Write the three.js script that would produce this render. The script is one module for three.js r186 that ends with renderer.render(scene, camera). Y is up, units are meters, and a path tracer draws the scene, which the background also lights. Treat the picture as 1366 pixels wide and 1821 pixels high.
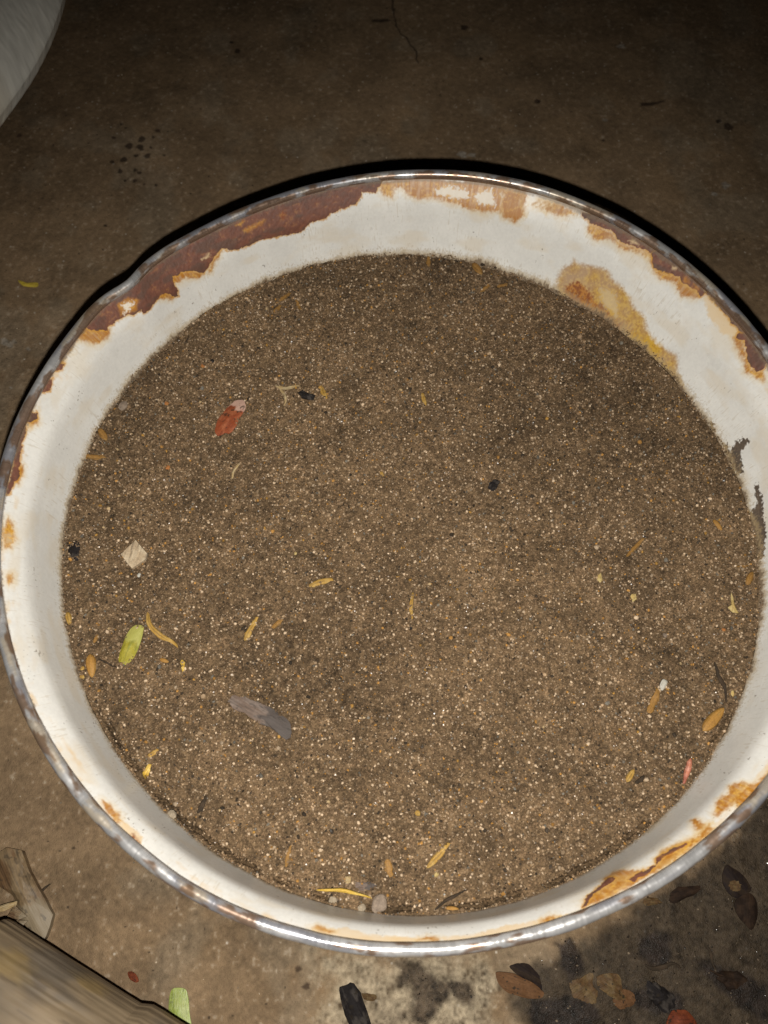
import * as THREE from 'three';
import { mergeGeometries } from 'three/addons/utils/BufferGeometryUtils.js';

// ---------- camera, flash, exposure ----------
const RIM_Y = 0.12, SAND_Y = 0.0729;                       // basin rim and sand level above the floor
const scene = new THREE.Scene();
scene.background = new THREE.Color(0x000000);
const eye = new THREE.Vector3(-0.01569, RIM_Y + 0.38431, 0.17455);
const fwd = new THREE.Vector3(0, -0.920405, -0.390966), upv = new THREE.Vector3(-0.00537, 0.39096, -0.92039), right = new THREE.Vector3(0.999986, 0.0021, -0.004945);
const camera = new THREE.PerspectiveCamera(60, 0.75, 0.01, 20);
camera.position.copy(eye); camera.up.copy(upv); camera.lookAt(eye.clone().add(fwd));
camera.focus = 0.46; camera.userData.fStop = 11;                     // a phone lens: about 3 mm of aperture
const renderer = new THREE.WebGLRenderer({ antialias: true });
renderer.toneMapping = THREE.LinearToneMapping;
renderer.toneMappingExposure = 1.0;
renderer.shadowMap.enabled = true;
// the phone's flash beside the lens, the only light
const flash = new THREE.SpotLight(new THREE.Color(1.0, 0.955, 0.88), 1.22, 0, 0.92, 1, 2);
flash.position.copy(eye).addScaledVector(right, -0.003).addScaledVector(upv, -0.027);
flash.target.position.copy(flash.position).addScaledVector(fwd, 0.5).addScaledVector(upv, -0.085);
flash.castShadow = true; flash.shadow.radius = 0.15; flash.shadow.mapSize.set(2048, 2048);
flash.shadow.camera.near = 0.02; flash.shadow.camera.far = 3;
scene.add(flash, flash.target);

// ---------- traced measurements (millimetres; wall: degrees and share of the wall's height) ----------
const D_rust=[["stain",[[-152.92,1.08],[-151.73,1.08],[-148.64,0.826],[-149.74,0.784],[-151.72,0.815],[-152.79,0.903],[-153.38,0.968]]],["stain",[[-135.62,0.782],[-134.37,0.845],[-131.79,0.8],[-129.44,0.675],[-130.9,0.662],[-133.01,0.746],[-134.28,0.741]]],["stain",[[-139.69,0.756],[-137.4,0.768],[-136.04,0.643],[-136.84,0.635],[-138.55,0.728]]],["stain",[[-128.66,0.687],[-126.57,0.789],[-124.77,0.808],[-126.63,0.736],[-128.46,0.641]]],["stain",[[-95.87,0.985],[-93.59,0.996],[-90.29,1.08],[-87.44,1.08],[-85.39,0.998],[-81.9,0.989],[-79.49,1.08],[-76.43,1.08],[-73.41,1.08],[-71.07,1.08],[-70.74,0.886],[-70.53,0.819],[-72.33,0.786],[-75.0,0.788],[-77.54,0.763],[-80.23,0.78],[-83.32,0.8],[-85.54,0.833],[-89.6,0.83],[-90.68,0.852],[-92.16,0.929],[-93.22,0.911],[-93.46,0.847],[-95.37,0.878]]],["white",[[-86.7,0.905],[-84.46,0.939],[-81.33,0.933],[-80.08,0.868],[-82.12,0.835],[-86.04,0.88]]],["white",[[-79.52,0.893],[-76.66,0.964],[-75.96,0.83],[-78.65,0.828]]],["white",[[-75.35,0.952],[-73.85,0.945],[-73.81,0.895],[-74.89,0.899]]],["stain",[[-75.09,0.97],[-71.98,0.972],[-71.9,0.903],[-70.62,0.819],[-71.52,0.743],[-74.05,0.756]]],["stain",[[-67.36,0.905],[-67.02,0.96],[-65.91,0.983],[-63.24,0.974],[-62.12,0.96],[-64.32,0.895],[-66.84,0.895]]],["stain",[[-69.88,0.909],[-68.79,0.97],[-68.4,0.968],[-69.52,0.901]]],["stain",[[-69.02,0.909],[-67.94,0.97],[-67.55,0.968],[-68.65,0.901]]],["stain",[[-68.15,0.909],[-67.09,0.97],[-66.7,0.97],[-67.78,0.903]]],["stain",[[-67.29,0.909],[-66.25,0.972],[-65.86,0.97],[-66.91,0.903]]],["stain",[[-59.64,0.901],[-59.26,0.929],[-57.61,0.945],[-55.13,0.931],[-53.45,0.909],[-51.21,0.921],[-48.49,0.952],[-47.95,0.941],[-51.34,0.895],[-53.45,0.872],[-55.29,0.905],[-57.27,0.833],[-59.01,0.862]]],["stain",[[-48.48,0.943],[-47.57,0.935],[-46.49,0.88],[-45.62,0.89],[-42.18,0.954],[-41.06,0.939],[-38.06,0.962],[-37.15,0.96],[-38.3,0.888],[-40.23,0.85],[-41.43,0.868],[-42.43,0.897],[-44.51,0.849],[-45.82,0.85],[-47.43,0.895]]],["pale",[[-36.92,0.96],[-35.79,1.08],[-32.43,0.991],[-29.2,0.996],[-28.94,0.919],[-30.47,0.874],[-32.56,0.88],[-34.42,0.876],[-35.8,0.917]]],["stain",[[-29.14,0.909],[-28.1,0.954],[-25.0,0.899],[-23.07,0.872],[-21.78,0.943],[-20.34,0.899],[-22.11,0.852],[-23.31,0.826],[-24.83,0.862],[-26.58,0.866]]],["stain2",[[-60.13,0.241],[-61.39,0.378],[-60.95,0.501],[-59.71,0.566],[-59.53,0.619],[-58.45,0.596],[-56.02,0.633],[-53.42,0.679],[-51.92,0.636],[-50.21,0.625],[-47.43,0.574],[-45.4,0.525],[-42.87,0.509],[-41.52,0.436],[-38.65,0.408],[-36.32,0.423],[-33.84,0.447],[-32.04,0.349],[-28.64,0.282],[-32.74,0.219],[-38.97,0.188],[-44.74,0.144],[-53.99,0.16]]],["orange",[[-59.1,0.343],[-57.82,0.437],[-56.04,0.445],[-52.9,0.377],[-50.32,0.348],[-47.05,0.318],[-45.22,0.27],[-47.84,0.096],[-57.36,0.152]]],["red",[[-58.13,0.263],[-56.79,0.297],[-53.64,0.29],[-50.5,0.289],[-47.51,0.262],[-46.97,0.124],[-57.16,0.129]]],["palespot",[[-52.81,0.496],[-50.76,0.531],[-48.64,0.467],[-47.54,0.356],[-49.9,0.361],[-52.05,0.402]]],["stain",[[-156.22,0.989],[-153.44,1.08],[-153.68,0.983],[-155.56,0.96]]],["stain",[[-158.52,1.08],[-157.6,0.985],[-158.01,0.952],[-158.54,0.989]]],["stain",[[-169.4,0.958],[-166.49,0.952],[-167.95,0.893],[-168.86,0.927]]],["stain",[[-178.28,0.943],[-175.24,0.929],[-174.98,0.897],[-176.65,0.882],[-178.17,0.907]]],["brown",[[-159.66,1.08],[-158.42,0.994],[-157.97,0.95],[-158.84,0.941],[-159.65,0.974]]],["brown",[[-163.62,0.985],[-161.49,1.08],[-161.04,0.968],[-162.24,0.935],[-163.09,0.95]]],["brown",[[-167.33,0.994],[-166.74,0.945],[-167.56,0.917],[-168.5,0.962],[-169.67,1.08],[-168.49,1.08]]],["brown",[[-170.02,1.08],[-169.63,0.981],[-172.02,0.958],[-174.13,0.939],[-176.92,0.917],[-178.42,0.943],[-180.04,0.948],[-180.52,0.981],[-176.6,0.972],[-173.05,0.989]]],["stain",[[174.72,0.96],[176.5,0.939],[175.47,0.892],[173.76,0.864],[171.98,0.903],[171.72,0.952]]],["palespot",[[173.73,0.933],[174.17,0.897],[173.08,0.89],[172.66,0.923]]],["stain",[[166.69,0.945],[168.09,0.929],[168.31,0.878],[167.05,0.882],[166.34,0.923]]],["stain",[[133.64,0.927],[132.81,0.895],[130.87,0.886],[129.54,0.917],[130.34,0.966],[132.22,0.964]]],["pale",[[130.12,0.929],[128.33,0.892],[126.76,0.897],[125.78,0.964],[127.28,0.972],[129.24,0.968]]],["orange",[[127.74,0.956],[127.48,0.925],[126.44,0.954],[126.52,0.974]]],["pale",[[103.07,0.945],[102.54,0.884],[101.02,0.888],[98.7,0.849],[96.24,0.888],[91.81,0.89],[87.89,0.897],[88.0,0.977],[93.25,0.974],[97.57,0.97],[100.53,0.95],[102.66,0.974]]],["stain",[[103.02,0.919],[102.24,0.884],[100.35,0.909],[100.87,0.935],[102.09,0.927]]],["stain",[[90.5,0.921],[89.15,0.886],[87.9,0.903],[87.94,0.929],[89.62,0.923]]],["pale",[[87.89,0.897],[83.45,0.903],[79.41,0.874],[75.82,0.901],[74.21,0.895],[72.84,0.929],[70.1,0.95],[70.02,0.979],[73.94,0.977],[78.89,0.964],[81.9,0.974],[86.54,0.962]]],["stain",[[75.68,0.931],[74.17,0.89],[73.45,0.925],[74.6,0.96]]],["stain",[[65.82,0.722],[63.93,0.667],[61.61,0.847],[61.16,0.882],[63.16,0.872],[65.2,0.826]]],["stain",[[51.67,0.736],[51.14,0.756],[50.99,0.888],[52.21,0.913],[52.41,0.852]]],["stain",[[47.17,0.784],[45.83,0.819],[44.78,0.784],[43.51,0.85],[43.67,0.919],[46.76,0.915],[49.44,0.901],[49.16,0.852]]],["stain",[[58.99,0.849],[57.48,0.802],[54.9,0.854],[52.7,0.899],[50.7,0.899],[51.36,0.935],[56.45,0.927],[59.75,0.943]]],["stain",[[46.11,0.886],[43.56,0.905],[42.52,0.958],[40.63,0.962],[43.62,1.08],[47.91,1.08]]],["brown",[[-150.77,1.08],[-152.33,1.08],[-150.49,0.913],[-149.34,0.852],[-147.87,0.845],[-145.09,0.824],[-144.04,0.795],[-142.49,0.773],[-142.64,0.73],[-141.11,0.73],[-139.3,0.759],[-137.54,0.755],[-136.85,0.717],[-136.04,0.643],[-135.43,0.627],[-134.99,0.681],[-135.11,0.782],[-134.66,0.819],[-133.0,0.815],[-131.36,0.778],[-129.38,0.683],[-128.45,0.72],[-126.57,0.789],[-125.04,0.815],[-123.43,0.773],[-120.78,0.73],[-124.61,0.784],[-121.05,0.735],[-118.44,0.743],[-115.42,0.712],[-111.17,0.675],[-109.88,0.689],[-108.45,0.753],[-106.05,0.745],[-104.73,0.786],[-102.29,0.806],[-100.18,0.831],[-99.06,0.882],[-98.84,0.923],[-96.32,0.899],[-95.67,0.974],[-93.97,1.08],[-91.23,1.08],[-90.94,1.08],[-94.76,1.08],[-111.9,1.08],[-122.72,1.08],[-134.05,1.08],[-140.68,1.08],[-149.91,1.08]]],["brown",[[-61.59,0.985],[-60.41,0.998],[-58.38,1.08],[-56.14,1.08],[-53.68,1.08],[-50.78,0.994],[-48.73,1.08],[-45.37,1.08],[-43.55,0.921],[-45.32,0.895],[-46.53,0.89],[-47.6,0.935],[-48.44,0.964],[-49.95,0.952],[-51.37,0.933],[-53.61,0.921],[-55.33,0.948],[-57.66,0.95],[-59.26,0.929],[-60.17,0.952],[-61.3,0.956]]],["brown",[[-48.27,0.966],[-46.99,1.08],[-43.58,1.08],[-41.09,1.08],[-38.49,0.991],[-37.25,0.996],[-37.62,0.95],[-38.75,0.952],[-40.25,0.941],[-41.31,0.929],[-42.18,0.954],[-43.27,0.933],[-44.6,0.915],[-45.85,0.892],[-46.72,0.882]]],["brown",[[-28.93,0.977],[-26.96,1.08],[-24.18,1.08],[-21.91,0.948],[-22.47,0.897],[-23.54,0.88],[-25.0,0.899],[-26.26,0.943],[-27.53,0.952],[-28.94,0.919]]],["brown",[[-37.36,0.991],[-36.6,1.08],[-32.67,1.08],[-29.32,1.08],[-26.82,1.08],[-29.16,0.974],[-33.09,0.981],[-36.01,0.989]]],["stain",[[69.97,0.917],[68.5,0.831],[66.59,0.795],[64.93,0.773],[63.16,0.872],[60.76,0.886],[59.58,0.895],[58.72,0.845],[57.1,0.843],[55.69,0.876],[54.54,0.893],[52.86,0.909],[50.95,0.913],[51.15,0.952],[55.46,0.954],[59.75,0.943],[64.33,0.943],[68.29,0.948]]],["brown",[[70.14,0.927],[68.76,0.839],[66.73,0.788],[64.81,0.743],[64.38,0.804],[66.64,0.826],[68.25,0.86],[69.42,0.921]]],["brown",[[63.56,0.87],[62.96,0.872],[60.69,0.88],[59.5,0.89],[58.78,0.841],[57.1,0.843],[55.61,0.87],[54.45,0.888],[54.58,0.911],[57.36,0.88],[58.77,0.884],[60.71,0.917],[63.02,0.917]]],["stain",[[67.1,0.854],[65.41,0.826],[63.83,0.876],[64.63,0.893],[66.62,0.913]]],["stain",[[58.86,0.907],[57.95,0.872],[55.66,0.89],[56.16,0.907],[58.15,0.921]]],["stain",[[-144.98,0.95],[-143.07,0.945],[-141.95,0.87],[-143.19,0.813],[-144.31,0.826],[-145.72,0.845]]],["white",[[-144.37,0.913],[-143.1,0.911],[-142.96,0.868],[-143.97,0.849],[-145.13,0.845]]],["stain",[[-121.25,0.96],[-119.38,0.964],[-120.31,0.921]]],["stain",[[-120.31,0.882],[-118.31,0.901],[-116.16,0.905],[-116.52,0.874],[-118.93,0.86],[-120.2,0.856]]],["orange",[[-113.86,0.886],[-112.77,0.921],[-112.24,0.882],[-113.16,0.85]]],["pale",[[-128.82,0.828],[-126.97,0.833],[-127.35,0.811],[-128.7,0.808]]],["pale",[[-137.47,1.08],[-135.56,1.08],[-135.19,1.08],[-137.61,1.08]]],["pale",[[-52.6,0.954],[-52.02,0.981],[-50.77,0.966],[-51.77,0.943]]],["stain",[[-41.92,0.972],[-40.98,0.989],[-40.47,0.952],[-41.06,0.939]]],["stain",[[-39.97,0.981],[-38.77,0.991],[-38.51,0.962],[-39.32,0.95]]],["pale",[[-44.41,0.981],[-43.7,0.991],[-43.52,0.97],[-44.1,0.968]]],["mud",[[-16.15,0.278],[-15.75,0.324],[-14.35,0.314],[-15.07,0.408],[-14.74,0.48],[-14.28,0.533],[-13.51,0.522],[-13.25,0.467],[-12.99,0.412],[-11.39,0.377],[-9.82,0.356],[-9.93,0.278],[-11.27,0.255],[-13.18,0.254],[-14.99,0.262]]],["mud",[[-20.79,0.29],[-20.46,0.327],[-19.36,0.29],[-18.74,0.247],[-19.35,0.233]]],["mud",[[-2.69,0.113],[-3.32,0.184],[-3.94,0.252],[-2.83,0.3],[-3.52,0.357],[-6.89,0.418],[-6.54,0.455],[-2.87,0.432],[-0.76,0.408],[2.6,0.378],[5.73,0.316],[5.86,0.233],[5.17,0.126]]],["mud",[[-23.37,0.204],[-20.59,0.219],[-16.13,0.203],[-12.69,0.214],[-8.12,0.206],[-4.84,0.249],[-3.32,0.184],[-7.21,0.113],[-17.47,0.101]]],["stain2",[[1.99,0.255],[6.08,0.27],[15.71,0.252],[21.47,0.246],[25.28,0.223],[20.1,0.117],[8.19,0.123]]]];
const D_sand={"red_leaf":[[-108.3,-54.0],[-108.3,-59.6],[-106.9,-64.8],[-103.6,-70.0],[-99.4,-74.8],[-94.9,-75.5],[-92.9,-73.8],[-93.3,-69.0],[-95.9,-63.8],[-97.7,-57.6],[-101.1,-54.3],[-103.0,-55.0],[-104.7,-53.7]],"green_leaf":[[-144.7,73.8],[-146.0,71.7],[-146.0,68.6],[-145.0,64.2],[-143.7,59.2],[-141.7,55.4],[-139.4,53.8],[-136.3,54.1],[-135.5,54.7],[-135.6,57.2],[-136.1,61.6],[-137.3,66.7],[-139.2,71.6],[-141.4,73.8]],"wood_chip":[[-151.4,16.3],[-144.6,8.4],[-137.6,16.2],[-138.3,18.9],[-144.7,24.0],[-146.8,22.0]],"bark":[[-90.5,91.6],[-87.5,88.6],[-82.3,89.8],[-78.0,91.6],[-72.5,93.3],[-66.3,96.8],[-61.4,99.7],[-59.2,103.8],[-59.3,108.5],[-60.9,110.2],[-64.6,107.9],[-69.5,103.9],[-74.4,102.2],[-79.3,99.3],[-82.4,96.6],[-86.0,96.3],[-89.1,94.6]],"char1":[[-64.3,-80.8],[-61.6,-82.4],[-58.3,-80.3],[-54.6,-79.3],[-55.4,-76.1],[-58.1,-76.6],[-61.9,-77.6]],"char_edge":[[-179.6,11.3],[-176.7,8.5],[-173.9,10.6],[-173.8,16.1],[-173.8,20.1],[-177.4,17.4],[-179.4,14.7]],"cream_flake":[[160.6,35.4],[161.7,38.1],[161.8,41.4],[162.9,46.2],[160.1,45.7],[158.2,43.0],[160.2,41.4]],"white_flake":[[118.8,83.4],[120.8,79.9],[122.7,80.9],[121.3,83.9],[119.6,85.4]],"dark_flake":[[39.9,-22.9],[41.5,-26.2],[44.3,-27.9],[46.1,-26.6],[44.1,-22.3],[41.6,-20.9]],"chipA":[[93.8,26.4],[95.5,25.3],[96.2,29.1],[94.5,30.3],[93.1,28.6]],"chipB":[[109.6,36.8],[112.3,35.7],[112.8,38.9],[110.3,40.4]],"chipC":[[-32.3,169.6],[-29.7,169.5],[-29.8,172.3],[-31.9,172.6]],"grey_flake_bottom":[[-28.2,172.6],[-22.3,171.9],[-18.6,173.2],[-22.2,175.3],[-25.9,175.3]]};
const D_straws={"forked_twig":[[[-77.4,-85.2],[-73.2,-83.9],[-67.7,-84.0],[-63.1,-84.9]],1.0],"forked_twig_b":[[[-74.9,-83.9],[-71.6,-79.2],[-71.0,-76.0],[-72.0,-72.3]],0.8],"s_mid_a":[[[-51.5,-85.7],[-50.0,-81.4],[-48.3,-76.5]],1.5],"s_mid_b":[[[-93.4,-36.5],[-96.4,-32.5],[-97.8,-27.1]],0.8],"frayed":[[[-134.5,46.9],[-132.6,53.4],[-129.8,56.6],[-125.2,60.0],[-121.2,62.2],[-117.3,65.4]],1.3],"twig_left":[[[-156.0,71.1],[-151.2,73.2],[-146.0,75.7]],0.5],"s_e1":[[[109.6,16.0],[115.0,10.5],[120.3,5.8]],1.0],"s_e2":[[[111.9,96.2],[114.9,91.4],[119.2,84.4]],1.9],"red_stick":[[[129.5,117.3],[127.3,123.2],[124.2,128.8]],1.4],"dark_se":[[[102.5,128.4],[105.1,127.0],[107.7,125.3]],1.0],"long_straw":[[[-45.1,175.2],[-39.2,175.2],[-32.5,175.4],[-26.6,176.8],[-20.0,178.7]],0.75],"straw_b2":[[[4.4,165.9],[9.7,160.7],[15.5,155.4]],1.5],"straw_b3":[[[-13.3,162.1],[-12.8,165.7],[-12.3,169.9]],1.8],"straw_b4":[[[-59.1,165.9],[-58.3,161.0],[-56.8,156.5]],0.9],"dark_b":[[[7.5,183.2],[12.3,179.5],[17.5,177.1],[22.6,174.9]],0.7],"straw_l1":[[[-127.9,128.9],[-126.7,125.0],[-124.4,121.4]],1.5],"straw_l2":[[[-126.6,117.7],[-124.4,116.3],[-121.6,114.8]],1.2],"straw_c1":[[[-53.9,32.7],[-47.7,30.5],[-41.2,29.6]],1.6],"straw_c2":[[[-84.8,61.3],[-82.1,55.6],[-78.4,49.2]],1.6],"straw_c3":[[[-71.6,55.5],[-68.7,52.7],[-65.9,50.6]],1.3],"dark_l":[[[-101.0,143.0],[-99.1,139.5],[-96.9,135.1]],1.2],"straw_t1":[[[-77.7,-141.9],[-74.7,-145.1],[-71.2,-148.3]],1.4],"straw_t2":[[[-80.6,-134.2],[-78.6,-136.9],[-76.3,-139.2]],1.3],"straw_t3":[[[-68.3,-143.6],[-66.7,-139.9],[-65.4,-136.2]],1.2],"splint":[[[10.3,-174.0],[10.1,-171.4],[9.7,-168.3]],1.3],"straw_t5":[[[40.4,-150.8],[44.2,-153.3],[46.8,-154.7]],1.1],"straw_t6":[[[50.5,-154.4],[53.8,-155.3],[57.0,-155.7]],1.1],"dark_t":[[[41.1,-169.1],[46.3,-171.0],[50.1,-165.9]],1.4],"straw_w":[[[-180.1,-41.2],[-173.2,-39.9],[-165.5,-39.5]],1.5],"s_c4":[[[-0.6,35.5],[-1.8,43.6],[-1.5,50.0]],0.9],"s_c5":[[[5.4,-80.9],[6.9,-73.0]],1.2],"s_e3":[[[166.5,20.7],[170.2,20.3],[172.9,20.4]],0.6],"dark_e":[[[147.2,71.0],[148.4,77.2],[150.0,83.2],[150.3,91.2]],1.0],"straw_s1":[[[-114.9,71.2],[-114.0,74.0],[-114.2,77.3]],1.1],"s_mid_c":[[[-17.4,-32.5],[-16.5,-29.6]],0.8]};
const D_husks={"husk_w":[[-160.1,68.8],[-157.5,80.6]],"husk_edge":[[-174.9,47.1],[-172.3,54.3]],"husk_se":[[136.5,104.8],[148.2,93.7]],"husk_ne":[[157.9,-5.4],[161.6,0.7]],"husk_e":[[169.9,30.9],[174.0,23.5]],"husk_s2":[[98.5,128.0],[102.7,122.2]],"husk_b":[[12.2,182.7],[18.8,183.0]],"husk_t":[[36.7,-170.9],[42.0,-162.2]],"husk_nw":[[-172.0,-56.5],[-166.6,-49.2]],"husk_w2":[[-159.5,63.0],[-158.0,58.6]],"husk_w3":[[-125.9,70.9],[-121.1,72.5]],"husk_s3":[[153.9,84.2],[153.8,88.2]]};
const D_pebs={"pebble_sw":[[-112.9,143.7],4.2],"pebble_s":[[-16.7,180.8],7.0],"pebble_nw":[[-161.0,-72.1],5.0],"flake_s1":[[-36.8,179.8],5.0],"flake_s2":[[-24.7,182.7],3.5],"crumb1":[[-136.9,-73.2],2.4],"crumb2":[[-132.3,-33.9],2.6],"crumb3":[[-119.0,-98.2],2.4],"crumb4":[[8.8,168.5],2.0],"crumb5":[[154.7,54.3],1.8],"crumb6":[[-61.3,15.1],1.6],"crumb7":[[-163.3,75.8],2.0],"crumb8":[[-162.7,80.0],2.2],"crumb9":[[0.6,142.4],2.4],"dark1":[[-113.9,-101.6],2.2],"dark2":[[-2.1,54.7],1.6],"pebble_e":[[125.0,57.4],2.2],"quartz1":[[-141.0,27.2],2.0]};
const D_floor={"yellow_bit":[[-270.3,-212.7],[-265.3,-210.8],[-256.2,-210.4],[-256.2,-207.6],[-261.9,-207.1],[-266.8,-208.4]],"red_bit":[[-143.8,214.1],[-142.3,213.6],[-139.6,215.0],[-137.9,218.1],[-139.2,218.6],[-142.6,216.9]],"green_leaf_floor":[[-120.6,239.0],[-121.4,231.7],[-121.7,225.5],[-120.7,221.5],[-117.1,220.8],[-113.9,221.5],[-112.5,224.2],[-111.0,231.7],[-109.3,241.4],[-114.3,243.8]],"black_bark":[[-36.8,220.0],[-31.5,217.9],[-29.4,218.6],[-25.9,222.7],[-23.9,228.1],[-21.7,233.5],[-19.8,238.9],[-30.2,238.9],[-34.0,232.0],[-36.0,224.9]],"tan_scrap":[[-25.5,223.2],[-22.5,223.0],[-18.1,224.0],[-18.7,225.9],[-22.4,226.2],[-24.6,225.4]],"brown_leaf":[[41.8,213.3],[49.6,213.2],[55.7,215.7],[61.2,218.2],[65.3,222.3],[64.5,223.9],[58.9,224.5],[52.2,223.4],[47.3,221.8],[43.1,218.0]],"black_leaf":[[49.4,210.7],[52.3,209.3],[58.0,209.0],[61.0,211.2],[63.9,215.1],[64.7,221.2],[59.4,217.3],[52.7,214.0]],"tan_leaf":[[92.6,215.0],[96.5,213.6],[103.3,213.8],[105.2,217.1],[104.4,221.5],[106.6,224.3],[101.6,224.8],[95.7,221.6],[92.6,218.8]],"crumbly_leaf":[[78.9,217.8],[83.1,216.1],[87.7,213.9],[90.8,213.9],[90.4,218.8],[92.6,222.1],[89.7,226.5],[83.6,226.3],[80.1,223.3]],"orange_leaf":[[103.6,219.9],[108.0,220.9],[111.0,223.3],[111.3,226.2],[106.1,228.6],[102.7,229.1],[99.8,225.3]],"red_leaf_floor":[[126.2,233.8],[128.9,229.9],[132.3,229.2],[136.5,229.9],[139.4,233.2],[141.1,236.5],[139.6,239.9],[128.7,240.4],[125.2,237.6]],"dark_leaf_up":[[162.7,169.2],[163.9,165.0],[165.9,162.1],[168.7,163.5],[172.9,166.3],[176.0,170.5],[176.9,174.4],[172.8,176.5],[168.8,178.2],[164.7,175.5]],"dark_leaf_low":[[167.2,183.7],[167.4,180.3],[170.4,177.5],[176.0,175.8],[178.5,178.5],[178.8,183.6],[177.2,189.1],[174.0,193.2],[171.4,190.5],[168.9,187.8]],"dark_scrap":[[133.2,180.1],[135.3,175.6],[139.4,172.8],[143.9,172.8],[150.8,172.1],[150.9,174.1],[147.2,176.9],[142.5,178.3],[136.1,181.1]],"amber_scrap":[[119.8,179.8],[122.2,178.1],[128.1,179.1],[129.4,180.5],[124.8,181.5],[121.0,181.9]],"black_clump":[[118.3,216.9],[122.1,217.4],[126.8,220.3],[130.7,223.7],[130.8,228.0],[125.6,230.4],[121.5,228.0],[117.6,223.2]],"black_clump2":[[150.5,211.8],[155.5,212.3],[160.0,211.8],[165.4,212.7],[167.1,216.2],[163.3,219.1],[157.7,219.6],[154.4,215.7]]};
const D_fstraws={"black_twig":[[[117.2,209.2],[121.7,211.0],[126.8,210.2],[132.0,208.9],[135.6,210.9]],1.1],"thread_tick":[[[-194.0,177.2],[-192.1,175.2],[-189.1,173.2]],0.6],"thread_arc":[[[-218.8,156.5],[-216.2,154.4],[-212.5,154.2],[-209.2,156.0]],0.8],"dark_curl":[[[149.4,199.3],[151.7,203.3],[152.0,208.8],[152.7,211.8]],0.8]};
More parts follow.
